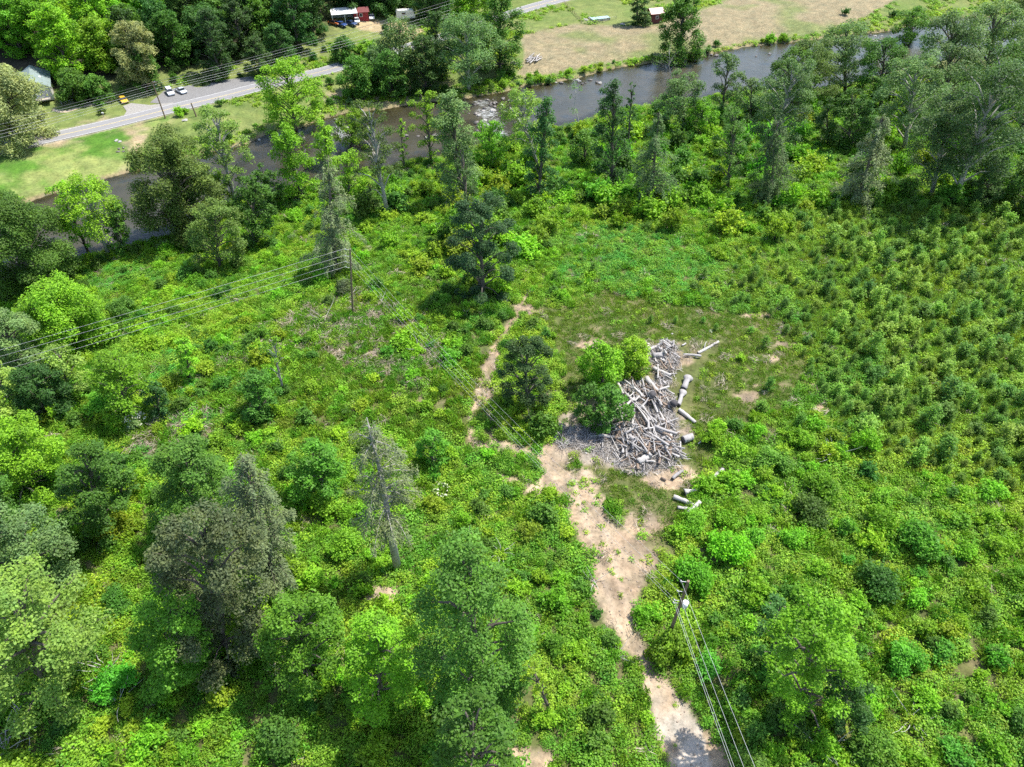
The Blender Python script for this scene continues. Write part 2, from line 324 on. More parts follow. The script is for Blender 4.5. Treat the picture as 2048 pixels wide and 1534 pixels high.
sheet('gravel_driveway', DRIVE, ZR-.02, M['gravel']); sheet('gravel_lot', PARK, ZR-.03, plain('dark_gravel', (.19, .185, .18), .95, var=.3))
# ---------------- foliage ----------------
def mat_leaf(name, base=None, var=.4, trans=.3, rough=.55, hue=.018, spec=.22, patch=0):
    """leaf paint; base None takes the object's own colour. 'tint' differs leaf by leaf."""
    m, n, l, p = new_mat(name); oi = n.new('ShaderNodeObjectInfo'); a = n.new('ShaderNodeAttribute'); a.attribute_name = 'tint'
    if base is None: c = oi.outputs['Color']
    else:
        rg = n.new('ShaderNodeRGB'); rg.outputs[0].default_value = (*base, 1); c = rg.outputs[0]
    hs = n.new('ShaderNodeHueSaturation'); l.new(c, hs.inputs['Color'])
    mh = n.new('ShaderNodeMapRange'); l.new(oi.outputs['Random'], mh.inputs[0]); mh.inputs[3].default_value = .5-hue; mh.inputs[4].default_value = .5+hue; l.new(mh.outputs[0], hs.inputs['Hue'])
    mv = n.new('ShaderNodeMapRange'); l.new(a.outputs['Fac'], mv.inputs[0]); mv.inputs[3].default_value = 1-var; mv.inputs[4].default_value = 1+var; 
    mu = n.new('ShaderNodeMath'); mu.operation = 'MULTIPLY'; l.new(mv.outputs[0], mu.inputs[0])
    fr = n.new('ShaderNodeMath'); fr.operation = 'MULTIPLY'; l.new(oi.outputs['Random'], fr.inputs[0]); fr.inputs[1].default_value = 7.31
    fr2 = n.new('ShaderNodeMath'); fr2.operation = 'FRACT'; l.new(fr.outputs[0], fr2.inputs[0])
    m3 = n.new('ShaderNodeMapRange'); l.new(fr2.outputs[0], m3.inputs[0]); m3.inputs[3].default_value = .78; m3.inputs[4].default_value = 1.25; l.new(m3.outputs[0], mu.inputs[1]); l.new(mu.outputs[0], hs.inputs['Value'])
    col = hs.outputs[0]
    if patch:     # stands of the same plant differ from place to place
        g = n.new('ShaderNodeNewGeometry'); t = noise(n, l, .085, 3, g.outputs['Position']); r = ramp(n, l, t.outputs[0], [(.32, (.68, .88, 1.2)), (.5, (1, 1, 1)), (.68, (1.28, 1.08, .95))])
        col = mixc(n, l, col, r.outputs[0], patch, 'MULTIPLY')
    if base is None:     # noise mixes yellower and darker leaf tones: clumps of a crown differ
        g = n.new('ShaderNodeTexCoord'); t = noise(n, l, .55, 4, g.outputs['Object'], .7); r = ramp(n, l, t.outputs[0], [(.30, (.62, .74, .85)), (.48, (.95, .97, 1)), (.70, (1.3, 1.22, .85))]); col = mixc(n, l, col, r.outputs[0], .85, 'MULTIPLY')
    l.new(col, p.inputs['Base Color']); p.inputs['Roughness'].default_value = rough; p.inputs['Specular IOR Level'].default_value = spec
    tl = n.new('ShaderNodeBsdfTranslucent'); tc = mixc(n, l, col, (1.15, 1.2, .5), 1.0, 'MULTIPLY'); l.new(tc, tl.inputs[0])
    mx = n.new('ShaderNodeMixShader'); mx.inputs[0].default_value = trans; l.new(p.outputs[0], mx.inputs[1]); l.new(tl.outputs[0], mx.inputs[2]); l.new(mx.outputs[0], n['Material Output'].inputs[0])
    return m
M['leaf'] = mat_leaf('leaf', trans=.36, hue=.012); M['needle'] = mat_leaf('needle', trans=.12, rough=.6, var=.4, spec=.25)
M['bark'] = plain('bark', (.12, .10, .08), .9, var=.4, scale=4); M['pale_bark'] = plain('pale_bark', (.36, .34, .30), .85, var=.35, scale=2.5)
M['dead_wood'] = plain('dead_wood', (.42, .40, .37), .9, var=.3, scale=3)
def basis(N, rng):
    R = rng.normal(size=N.shape); T = np.cross(N, R); T /= np.linalg.norm(T, axis=1)[:, None]+1e-9; return T, np.cross(N, T)
def leaves(Cn, N, ln, wd, rng, T=None):
    """bent diamond leaves, one quad each"""
    N = N/(np.linalg.norm(N, axis=1)[:, None]+1e-9)
    if T is None: T, B = basis(N, rng)
    else:
        T = T/(np.linalg.norm(T, axis=1)[:, None]+1e-9); B = np.cross(N, T); B /= np.linalg.norm(B, axis=1)[:, None]+1e-9
    k = len(Cn); s = rng.uniform(.65, 1.35, k)[:, None]; a = T*ln*.5*s; b = B*wd*.5*s
    V = np.stack([Cn-a, Cn-b-a*.15, Cn+a-N*ln*.12*s, Cn+b-a*.15], 1).reshape(-1, 3); return V, np.arange(4*k).reshape(-1, 4)
def leaf_mesh(name, parts, mat, rng, tints=None):
    V = np.concatenate([p[0] for p in parts]); o = 0; F = []
    for p in parts: F.append(p[1]+o); o += len(p[0])
    F = np.concatenate(F); t = rng.random(len(F)) if tints is None else tints
    return np_mesh(name, V, F, mat, False, t)
def sph(n, rng, up=0):
    d = rng.normal(size=(n, 3)); d /= np.linalg.norm(d, axis=1)[:, None]
    if up: d[:, 2] = np.where((d[:, 2] < -up*.5) & (rng.random(n) < .8), -d[:, 2], d[:, 2])
    return d
def gen_broad(W, H, leaf, rng, sparse=1., base=.25, nl=None, dens=1., bark='bark', flat=.75, lobe=1.):
    """broadleaf tree: leaf clumps grouped on the ends of limbs"""
    nl = nl or int(np.clip(16+W*2.2, 14, 46)*(.5+.5*sparse)); R = W/2
    ends = []; parts = []; tint = []
    for i in range(nl):
        t = (i+.5)/nl; t = t**.85; a_ = i*2.399+rng.uniform(-.5, .5); inner = i % 4 == 3
        prof = math.sqrt(max(.04, 1-((t-.42)/.62)**2)); r = R*rng.uniform(.25, .38)*lobe*(.75+.25*prof)
        k = (R*prof-r*.55)*rng.uniform(.72, 1.08)*(.35 if inner else 1); zz = H*(base+(1-base)*t)-r*.55
        c = np.array([math.cos(a_)*k, math.sin(a_)*k, max(zz, r*.5)+rng.uniform(-.04, .04)*H]); 
        ends.append((c, r)); nsub = 5
        n = int(dens*(.4+.6*sparse)*15*(r/leaf)**2)
        if n < 6: n = 6
        dd = sph(n, rng, .5); q = rng.random(n)**.35; sub = sph(nsub, rng)*r*.45; ch = rng.integers(0, nsub, n)
        P = c+sub[ch]+dd*(r*.72*q)[:, None]*np.array([1, 1, flat]); N = dd*.5+np.array([.1, .05, .7])+rng.normal(size=(n, 3))*.4
        P[:, 2] = np.maximum(P[:, 2], .15); parts.append(leaves(P, N, leaf, leaf*.72, rng)); tv = rng.uniform(-.22, .22); tint.append(np.clip(rng.random(n)*.75+.12+tv, 0, 1))
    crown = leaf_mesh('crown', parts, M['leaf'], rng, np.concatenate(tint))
    b = MB(); rr = random.Random(int(rng.integers(1e6))); tr = .011*H+.008*W+.03; lean = [(rr.uniform(-.02, .02)*H*t, rr.uniform(-.02, .02)*H*t, H*t) for t in (0, .2, .45, .68, .9)]
    lean[0] = (0, 0, -.5); b.tube(lean, [tr*1.3, tr, tr*.75, tr*.5, tr*.15], 7)
    for c, r in ends:
        t = np.clip(c[2]/H-.12-.25*math.hypot(c[0], c[1])/max(H, 1), .1, .8); z0 = t*H
        p0 = np.array([np.interp(z0, [k[2] for k in lean], [k[0] for k in lean]), np.interp(z0, [k[2] for k in lean], [k[1] for k in lean]), z0]); mid = p0*.5+c*.5+np.array([0, 0, .04*H])
        b.tube([p0, mid, c, c+(c-mid)*.4], [tr*.45, tr*.28, tr*.14, tr*.04], 5, cap=False)
        for _ in range(2):
            e = c+sph(1, rng)[0]*r*.85; b.tube([mid*.4+c*.6, e], [tr*.13, tr*.03], 4, cap=False)
    return crown, b.mesh('trunk', M[bark], True)
def gen_shrub(W, H, leaf, rng, dens=1.):
    """bush: leafy from the ground up, with a few stems, one mesh"""
    nl = int(np.clip(5+W*1.6, 5, 15)); parts = []; tint = []; b = MB()
    for i in range(nl):
        a = rng.uniform(0, 2*math.pi); k = W/2*rng.uniform(0, .68); r = W*rng.uniform(.17, .27); z = H*(1-.55*(k/(W/2))**1.5)-r*.7; z = max(z*rng.uniform(.5, 1), r*.35)
        c = np.array([k*math.cos(a), k*math.sin(a), z]); n = max(14, int(dens*15*(r/leaf)**2)); dd = sph(n, rng, .6); q = rng.random(n)**.35
        P = c+dd*(r*q)[:, None]*np.array([1, 1, .85]); P[:, 2] = np.maximum(P[:, 2], .05); N = dd*.5+np.array([0, 0, .6])+rng.normal(size=(n, 3))*.5
        parts.append(leaves(P, N, leaf, leaf*.7, rng)); tint.append(np.clip(rng.random(n)*.7+.15+rng.uniform(-.2, .2), 0, 1))
        for _ in range(4):
            d_ = sph(1, rng)[0]; d_[2] = abs(d_[2])*.9+.25; k_ = 10; s_ = rng.uniform(.5, 1.55, k_)[:, None]; parts.append(leaves(c+d_*r*s_+rng.normal(size=(k_, 3))*.09, sph(k_, rng, 1)+np.array([0, 0, .6]), leaf*.9, leaf*.5, rng)); tint.append(rng.uniform(.45, 1, k_))
        b.tube([(0, 0, -.2), c*.5+np.array([0, 0, .1]), c], [.05, .035, .015], 4, cap=False)
    V = np.concatenate([p[0] for p in parts]); o = 0; F = []
    for p in parts: F.append(p[1]+o); o += len(p[0])
    F = np.concatenate(F); bv = np.array(b.v); bf = np.array(b.f)+len(V)
    me = np_mesh('shrub', np.concatenate([V, bv]), np.concatenate([F, bf]), [M['leaf'], M['bark']], False, np.concatenate([np.concatenate(tint), np.full(len(bf), .5)]))
    mi = np.zeros(len(F)+len(bf), np.int32); mi[len(F):] = 1; me.polygons.foreach_set('material_index', mi); return me
def gen_conifer(W, H, leaf, rng, base=.12, dens=1., sparse=1., wisp=0., bark='bark', round_=False):
    """hemlock or pine: whorls of limbs carrying sprays of needles"""
    parts = []; tint = []; b = MB(); tr = .016*H+.03; b.tube([(0, 0, -.5), (0, 0, H*.3), (.01*H, 0, H*.65), (0, .01*H, H)], [tr*1.25, tr, tr*.6, tr*.1], 7)
    z = H*base; step = max(.45, H*.045)
    while z < H*.985:
        t = (z/H-base)/(1-base); R = W/2*1.12*(pr if (pr := (1-t**1.7)**.8 if round_ else (1-t**1.9)**.8) else 0)*(.45+.55*min(1, t*5+.4))*(.82+.18*math.sin(t*23+W))
        for i in range(int(rng.integers(5, 8))):
            if rng.random() > sparse: continue
            a = rng.uniform(0, 2*math.pi); L = R*rng.uniform(.45, 1.2)+.35; dr = rng.uniform(-.35, -.02); z0 = z+rng.uniform(-step, step)*.5
            dv = np.array([math.cos(a), math.sin(a), 0]); tip = dv*L+np.array([0, 0, z0+dr*L]); p0 = np.array([0, 0, z0+L*.05]); mid = dv*L*.55+np.array([0, 0, z0+.06*L])
            b.tube([p0, mid, tip], [tr*.22, tr*.12, tr*.03], 4, cap=False)
            n = max(5, int(dens*L*(W*.16+.5)*4.6/leaf**2*.46)); s = rng.uniform(.18, 1, n)**.8
            P = np.where(s[:, None] < .55, p0+(mid-p0)*(s/.55)[:, None], mid+(tip-mid)*((s-.55)/.45)[:, None]); side = np.array([-math.sin(a), math.cos(a), 0]); wdt = L*.30*(1.1-s)+.12
            off = rng.uniform(-1, 1, n)*wdt; P = P+side*off[:, None]+np.c_[np.zeros((n, 2)), rng.normal(size=n)*(.12+wisp*.3)-np.abs(off)*.25]
            T = dv*rng.uniform(.2, 1, n)[:, None]+side*(np.sign(off)*rng.uniform(.2, 1, n))[:, None]+np.c_[np.zeros((n, 2)), rng.uniform(-.6, .1, n)]
            N = np.array([0, 0, 1.])+rng.normal(size=(n, 3))*.45; N -= T*(N*T).sum(1)[:, None]/(T*T).sum(1)[:, None]
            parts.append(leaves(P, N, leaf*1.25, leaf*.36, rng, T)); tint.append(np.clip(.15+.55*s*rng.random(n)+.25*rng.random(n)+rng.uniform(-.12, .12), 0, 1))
        z += step
    return leaf_mesh('crown', parts, M['needle'], rng, np.concatenate(tint)), b.mesh('trunk', M[bark], True)
def gen_snag(W, H, rng, leafy=0.3, mat='dead_wood'):
    b = MB(); rr = random.Random(int(rng.integers(1e6))); tr = .008*H+.02; pts = [(0, 0, -.4)]; 
    for t in (.25, .5, .75, 1): pts.append((rr.uniform(-.03, .03)*H, rr.uniform(-.03, .03)*H, H*t))
    b.tube(pts, [tr*1.3, tr, tr*.7, tr*.45, tr*.12], 6); parts = []
    for i in range(14):
        t = rr.uniform(.3, .98); p0 = Vector((np.interp(t*H, [p[2] for p in pts], [p[0] for p in pts]), np.interp(t*H, [p[2] for p in pts], [p[1] for p in pts]), t*H)); a = rr.uniform(0, 6.28); L = W*.5*rr.uniform(.4, 1)*(1.2-t*.6)
        e = p0+Vector((math.cos(a)*L, math.sin(a)*L, L*rr.uniform(.3, 1))); b.tube([p0, (p0+e)*.5+Vector((0, 0, .08*L)), e], [tr*.38, tr*.22, tr*.06], 4, cap=False)
        for _ in range(3):
            q = p0.lerp(e, rr.uniform(.4, .9)); f = q+Vector((rr.uniform(-1, 1), rr.uniform(-1, 1), rr.uniform(0, 1)))*L*.35; b.tube([q, f], [tr*.12, tr*.03], 3, cap=False)
        n = int(leafy*90); 
        if n: P = np.array(e)+rng.normal(size=(n, 3))*W*.09; parts.append(leaves(P, sph(n, rng, .5)+np.array([0, 0, .5]), .35, .25, rng))
    return (leaf_mesh('crown', parts, M['leaf'], rng) if parts else None), b.mesh('trunk', M[mat], True)
GEN = {
 'broad': lambda W, H, lf, r: gen_broad(W, H, lf, r, base=.02),
 'open': lambda W, H, lf, r: gen_broad(W, H, lf, r, sparse=.62, base=.2, lobe=.92),
 'slim': lambda W, H, lf, r: gen_broad(W, H, lf, r, sparse=.8, base=.06, nl=int(12+H), lobe=1.2),
 'airy': lambda W, H, lf, r: gen_broad(W, H, lf, r, sparse=.5, base=.32, bark='pale_bark', lobe=.95),
 'hemlock': lambda W, H, lf, r: gen_conifer(W, H, lf, r, base=.06, wisp=1., sparse=.85, dens=.95),
 'hemlock_bare': lambda W, H, lf, r: gen_conifer(W, H, lf, r, base=.36, wisp=1., sparse=.7, bark='pale_bark', dens=.85),
 'pine': lambda W, H, lf, r: gen_conifer(W, H, lf, r, base=.03, dens=1.25, wisp=.5, round_=True),
 'evergreen': lambda W, H, lf, r: gen_broad(W, H, lf*.8, r, base=.0, nl=38, lobe=.85, dens=1.35),
 'snag': lambda W, H, lf, r: gen_snag(W, H, r),
}
PROTO = {}; RNG = np.random.default_rng(5)
def proto(kind, W, H, leaf):
    kw = round(math.log(max(W, .8))/math.log(1.28)); kh = round(math.log(H/W)/math.log(1.28)); kl = round(leaf*10)
    key = (kind, kw, kh, kl); lst = PROTO.setdefault(key, [])
    w0 = 1.28**kw; h0 = w0*1.28**kh
    if len(lst) < 2: lst.append(GEN[kind](w0, h0, leaf, np.random.default_rng(hash(key[1:]) % 9999+len(lst)*7+len(kind)))); c = lst[-1]
    else: c = lst[int(RNG.integers(2))]
    return c, w0, h0
def leafsize(D): return float(np.clip(.16+D*.00125, .24, .52))
def plant_tree(name, bx, by, tx, ty, wpx, kind, color, label, group=None, cat='tree'):
    """base and top as seen in the photograph give the foot on the ground, the height and the lean"""
    x, y, z = gp(bx, by); d = y*CP-(z-CAMZ)*SP; W = wpx*d/FPX*(1.1 if kind in ('hemlock', 'pine', 'hemlock_bare') else 1.14 if kind in ('open', 'airy', 'slim') and by < 450 else 1)
    dx, dy, dz = ray(tx, ty); yt = y; 
    Ht = CAMZ+dz*(yt/dy)-z; xt = dx*yt/dy
    H = max(Ht*1.0, 1.5); lean = math.atan2(xt-x, H)*.85; lean = max(-.3, min(.3, lean))
    (crown, trunk), w0, h0 = proto(kind, W, H/max(.5, math.cos(lean)), leafsize(math.hypot(y, CAMZ)))
    o = empty(name, (x, y, z-.05), 0); o.rotation_euler = (0, lean, 0); 
    o2z = RNG.uniform(0, 6.28)
    for nm, me in (('trunk', trunk), ('crown', crown)):
        if me is None: continue
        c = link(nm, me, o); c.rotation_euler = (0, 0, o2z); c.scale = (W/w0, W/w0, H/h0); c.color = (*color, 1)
    tag(o, label, cat, group); return o
# colours (linear albedo)
G = dict(pineg=(.055,.125,.045), bright=(.20,.40,.022), lime=(.25,.40,.025), mid=(.10,.22,.03), dark=(.065,.15,.03), olive=(.13,.20,.04), blue=(.075,.18,.04), grey=(.165,.215,.09), greydk=(.095,.165,.048), pale=(.24,.37,.065), cream=(.34,.38,.14), sage=(.165,.27,.085), purple=(.15,.20,.085), hem=(.09,.155,.045), emer=(.13,.33,.03), yell=(.27,.41,.03))
T = [
# far side of the road and river
('tree',30,285,28,128,165,'broad','cream','huge pale cream-blossomed tree overhanging the road beside the green-roofed house'),
('tree',275,172,268,38,92,'broad','cream','tall tree with cream blossom on its top standing against the dark hillside woods'),
('tree',288,178,289,100,66,'broad','mid','dark green tree just in front of the cream-topped tree, by the roadside'),
('tree',148,200,140,138,78,'broad','mid','rounded green tree close to the end of the green-roofed house'),
('tree',192,200,188,146,62,'broad','mid','lower rounded tree between the lawn corner and the woods'),
('tree',800,165,800,38,92,'open','sage','feathery light green tree left of the big riverside sycamore'),
('sycamore_tree',938,180,930,26,128,'airy','sage','big pale sycamore with a white trunk on the far river bank'),
('tree',1000,145,1002,-20,98,'broad','mid','tall dense green tree at the left end of the hay field'),
('tree',945,95,940,-45,90,'broad','bright','bright green tree top rising behind the pale sycamore'),
('tree',872,150,872,20,70,'broad','dark','dark tree filling the gap left of the pale sycamore'),
('tree',852,185,850,70,80,'broad','dark','dark leafy tree shading the far river terrace'),
('tree',722,192,714,112,88,'broad','mid','low spreading tree hiding the road bend, leftmost of its thicket'),
('tree',780,190,778,100,80,'broad','mid','leafy tree second along the thicket below the road'),
('tree',690,122,690,72,60,'broad','mid','bushy tree under the power lines beside the white-roofed carport lawn'),
('tree',735,122,738,80,56,'broad','bright','light green bushy tree on the verge under the power lines'),
('tree',760,140,757,90,60,'open','sage','pale open tree at the edge of the dusty yard'),
('tree',765,24,765,-60,90,'broad','dark','dark tree behind the red shed and parked cars'),
('tree',870,40,868,-60,90,'broad','dark','dark shaded tree behind the white motorhome'),
('tree',700,12,700,-70,80,'broad','dark','shadowy tree directly behind the white carport roof'),
('tree',1360,122,1364,-22,96,'broad','mid','lone dark tree on the river bank at the edge of the hay field'),
('bare_tree',1342,165,1335,100,60,'snag','mid','forked bare white-limbed tree in front of the lone field tree'),
('tree',1276,48,1270,-30,48,'broad','dark','dark tree beside the rusty-roofed shed'),
('tree',1290,52,1292,22,28,'broad','sage','small pale tree against the wall of the rusty-roofed shed'),
('tree',592,262,570,116,106,'open','bright','bright yellow-green tree standing alone on the far bank beside the road'),
# near bank of the river, left to right
('tree',62,575,36,384,180,'broad','mid','broad dark green tree at the left edge over the river'),
('tree',-20,545,-40,330,120,'broad','mid','dark tree cut by the left edge of the picture, by the water'),
('tree',218,512,160,348,140,'airy','lime','forked tree with thin bare trunks and a yellow-green top over the water'),
('tree',180,512,110,360,70,'open','bright','light green leaning tree left of the forked tree'),
('tree',240,508,232,395,50,'slim','mid','narrow leafy tree right of the forked tree at the water'),
('tree',372,470,322,260,176,'broad','olive','massive rounded olive-green tree overhanging the river'),
('tree',392,450,380,330,90,'broad','olive','olive tree tucked against the right flank of the massive rounded one'),
('sycamore_tree',472,415,428,213,92,'airy','pale','tall thin pale sycamore leaning over the brown shallows'),
('tree',440,420,436,345,60,'broad','bright','bright small tree at the foot of the thin pale sycamore'),
('tree',604,400,566,250,74,'slim','bright','narrow bright-topped tree with dark flanks at the bend of the river'),
('dead_tree',618,330,598,262,18,'snag','mid','thin dead white stem leaning over the brown water'),
('tree',655,335,650,241,54,'slim','bright','small bright green column tree rising in front of the rapids'),
('hemlock',672,545,658,308,104,'hemlock','grey','tall grey-green hemlock behind the leaning middle utility pole'),
('tree',776,432,728,204,84,'airy','olive','tall patchy tree with bare twigs right of the tall grey hemlock'),
('tree',700,300,735,215,70,'open','bright','light crown leaning over the small rapids'),
('vine_covered_stem',808,338,803,232,22,'slim','bright','very slender vine-clad stem standing alone in front of the water'),
('tree',862,322,848,176,64,'open','bright','upright light green tree at the water left of the large rapids'),
('tree',925,400,895,185,86,'slim','sage','tall pale grey-green tree left of the large rapids'),
('tree',940,470,920,288,70,'open','greydk','dark thin tree behind the big blue-green pine'),
('tree',1076,335,1018,168,90,'airy','pale','pale spreading tree with white limbs leaning over the rapids'),
('tree',1076,398,1097,192,60,'slim','blue','dark vine-draped column tree right of the rapids'),
('dead_tree',1155,265,1146,158,30,'snag','sage','slim mostly dead tree with a few leaves at the water edge'),
('tree',985,335,975,240,66,'slim','bright','light narrow tree between the large rapids and the pale spreading tree'),
('tree',1170,330,1165,255,56,'slim','mid','short leafy tree right of the slim mostly dead one'),
('tree',700,392,690,300,70,'open','bright','light green tree beside the brown shallows, right of the grey hemlock top'),
('tree',532,420,530,330,70,'broad','mid','rounded tree on the near bank right of the thin pale sycamore'),
('tree',1405,275,1400,200,60,'open','bright','light young tree at the near bank of the broad water'),
('tree',1500,245,1500,150,60,'open','sage','thin-leaved tree at the near bank before the water disappears'),
('tree',1585,235,1575,98,92,'open','mid','green tree hiding the end of the broad water'),
('tree',1224,375,1222,158,66,'slim','blue','tall dark bluish spire-like tree at the water edge'),
('tree',1256,300,1263,168,24,'slim','blue','slender spire tree beside the tall bluish one'),
('tree',1372,268,1337,143,88,'open','sage','light feathery tree with thin stems at the river bend'),
('tree',1442,240,1458,100,66,'open','sage','grey-green tree leaning right over the broad water'),
('hemlock',1300,418,1315,222,86,'hemlock','greydk','dark grey hemlock standing in the bright thicket'),
('tree',1455,378,1466,214,74,'open','mid','thin-crowned tree between the two grey hemlocks'),
('tree',1528,330,1602,122,110,'airy','greydk','leaning bare-stemmed tree reaching over the right end of the water'),
('hemlock',1540,402,1552,238,92,'hemlock','greydk','dark shaggy hemlock beneath the leaning bare-stemmed tree'),
('hemlock',1712,410,1766,230,98,'hemlock','grey','leaning hemlock at the top edge of the sapling stand'),
('tree',1862,392,1902,185,112,'airy','greydk','tall dark-trunked tree left of the large leaning tree'),
('tree',1906,408,2012,105,160,'airy','greydk','large leaning tree with a long dark slanting trunk at the right'),
('tree',1972,402,1976,305,80,'broad','dark','dark bushy tree at the foot of the large leaning tree'),
('tree',1620,215,1604,72,104,'open','olive','first tree of the right-hand riverside wood, where the water disappears'),
('tree',1690,190,1682,36,112,'open','sage','feathery tree at the hay field corner of the riverside wood'),
('tree',1762,215,1748,70,104,'open','mid','mid-green tree behind the gravel bar in the riverside wood'),
('tree',1808,300,1832,98,116,'airy','sage','white-trunked tree in the middle of the riverside wood'),
('tree',1885,245,1880,8,124,'open','sage','tall grey-green tree topping the riverside wood'),
('tree',1965,215,1952,-10,120,'open','sage','tall tree second from the right-hand top corner'),
('tree',2045,150,2050,-30,130,'open','olive','tree filling the right-hand top corner'),
('tree',2042,270,2064,62,140,'open','mid','broad tree cut by the right edge of the picture'),
('tree',1695,300,1702,175,80,'broad','mid','shaded leafy tree under the riverside wood'),
('tree',1655,290,1650,195,50,'slim','dark','dark upright tree with bright bushes either side'),
('tree',1722,285,1722,195,56,'slim','blue','dark bluish upright tree, partner of the dark upright one'),
('tree',1822,90,1806,10,70,'open','mid','small tree on the far bank at the top right'),
('tree',1960,340,1950,225,110,'open','mid','leafy tree behind the long slanting trunk'),
('tree',2060,420,2060,300,110,'broad','mid','bushy tree at the right edge above the saplings'),
# middle ground
('tree',505,492,520,352,90,'broad','mid','dense mid-green tree left of the grey hemlock at the middle pole'),
('tree',440,535,428,398,112,'open','olive','grey-tinged leafy tree below the massive rounded olive one'),
('pine',965,590,962,390,138,'evergreen','pineg','big blue-green pine in the middle of the picture'),
('tree',1052,812,1054,672,112,'evergreen','hem','dark low evergreen beside the narrow dirt ruts'),
('tree',130,705,120,556,172,'broad','bright','wide rounded yellow-green tree under the left-hand wires'),
('tree',35,765,22,618,130,'broad','sage','grey-green tree at the left edge under the wires'),
('tree',88,832,68,732,112,'broad','dark','small dark rounded tree near the left edge'),
('tree',140,795,124,688,100,'open','pale','pale-leaved tree behind the small dark rounded one'),
('tree',5,860,-10,720,110,'broad','pale','pale yellowish tree cut by the left edge, below the wires'),
('tree',248,826,244,700,124,'open','bright','bushy bright tree left of the emerald strip'),
('tree',378,760,372,668,46,'slim','bright','small upright green tree beside the emerald strip'),
('tree',522,830,512,742,92,'broad','mid','mid-green rounded tree under the thin bare sapling'),
('young_tree',566,785,545,665,52,'airy','bright','thin straggly young tree with few leaves in the weedy slope'),
('hemlock',795,1138,738,836,136,'hemlock_bare','grey','tall grey hemlock with a bare lower trunk in the foreground thicket'),
('tree',400,1065,380,884,176,'broad','mid','dense dark green rounded tree left of the grey foreground hemlocks'),
('hemlock',545,1160,492,904,150,'hemlock','grey','wide grey wispy hemlock touching the dense rounded tree'),
('tree',455,1300,415,1015,200,'broad','purple','broad dark tree with dusty grey leaf tips in the left foreground'),
('tree',505,1290,505,1160,90,'broad','lime','yellowish small tree against the broad dusty one'),
('tree',345,1350,352,1200,160,'broad','emer','vivid green spreading tree at the foot of the broad dusty one'),
('tree',100,1400,55,1160,240,'open','pale','large pale yellow-green tree at the lower left edge'),
('tree',60,1200,85,1030,200,'open','sage','light tree with bare white twigs above the large pale one'),
('tree',-60,1330,-60,1090,200,'open','pale','pale tree cut by the lower left edge'),
('tree',200,1068,188,888,138,'broad','mid','dark green upright tree near the left edge'),
('tree',50,985,28,840,160,'broad','bright','yellow-green tree at the left edge above the dark upright one'),
('tree',-30,1090,-40,930,150,'broad','mid','green tree cut by the left edge, middle height'),
('tree',950,1400,936,1100,215,'broad','mid','large shadowy tree with a light top in the bottom middle foreground'),
('tree',762,1395,758,1245,160,'broad','bright','yellow-green tree left of the large shadowy foreground tree'),
('tree',612,1345,604,1200,170,'broad','emer','blue-green spreading tree in the lower left foreground'),
('tree',955,1590,944,1410,170,'broad','mid','olive-yellow tree cut by the bottom edge'),
('tree',1612,1425,1612,1188,170,'broad','bright','tall green tree right of the near utility pole'),
('tree',1552,1330,1545,1195,90,'broad','blue','bluish-green tree joined to the left of the tall one by the near pole'),
('tree',1688,1440,1690,1340,100,'broad','blue','bluish-green tree at the lower right of the tall one by the near pole'),
('tree',1100,1420,1050,1322,60,'open','yell','small golden-green feathery tree right of the large shadowy one'),
('tree',640,985,640,890,120,'broad','emer','rounded vivid green tree left of the bare-trunked hemlock'),
('tree',865,930,864,862,70,'broad','emer','small round vivid green tree in the open weeds'),
('tree',1176,850,1172,765,66,'broad','mid','dark green bushy tree at the left end of the log pile'),
('tree',1222,852,1220,775,84,'broad','mid','rounded green tree overlapping the log pile'),
('tree',1205,775,1200,690,100,'broad','bright','bright green tree above the log pile'),
('tree',1268,742,1262,680,84,'broad','lime','yellow-green bushy tree with white flower heads above the log pile'),
('tree',245,1000,240,905,70,'broad','mid','small dark tree beside the dark upright one near the left edge'),
('tree',320,830,310,760,60,'broad','blue','bluish small tree at the top of the emerald strip'),
]
CNT = 0
for t in T:
    nm, bx, by, tx, ty, wp, kd, co, lb = t
    plant_tree(nm, bx, by, tx, ty, wp, kd, G[co], lb, cat={'pine': 'pine tree', 'hemlock': 'hemlock'}.get(nm, 'tree'))
# hillside wood above the road: each crown its own tree
rr = random.Random(11)
ORD = 'first second third fourth fifth sixth seventh eighth ninth tenth eleventh twelfth thirteenth fourteenth fifteenth sixteenth seventeenth eighteenth nineteenth twentieth'.split()
def ordw(i): return ORD[i] if i < 20 else 'twenty-'+ORD[i-20] if 20 <= i < 29 else 'thirtieth' if i == 29 else 'thirty-'+ORD[i-30]
def rank_labels(objs, stem, band, first='row down'):
    """one label each: strips down the picture, then left to right within the strip"""
    rows = {}
    for o, px, py in objs: rows.setdefault(int(py//band), []).append((px, o))
    for r, k in enumerate(sorted(rows)):
        L = sorted(rows[k], key=lambda q: q[0])
        for i, (_, o) in enumerate(L): o['label'] = '%s, %s from left, %s %s' % (stem, ordw(i), ordw(r), first)
def grid_pts(region, tries, seed):
    r = np.random.default_rng(seed); xs = [p[0] for p in region]; ys = [p[1] for p in region]; px = r.uniform(min(xs), max(xs), tries); py = r.uniform(min(ys), max(ys), tries)
    k = inpoly(px, py, region); px, py = px[k], py[k]; z = np.full(px.shape, -2.0)
    for _ in range(14): x, y = on_z(px, py, z); z = .5*z+.5*zg(x, y)
    x, y = on_z(px, py, z); return px, py, x, y, zg(x, y)
def free(x, y, L, r): return all((x-a)**2+(y-b)**2 > r*r for a, b in L)
hill = []; HL = {True: [], False: []}
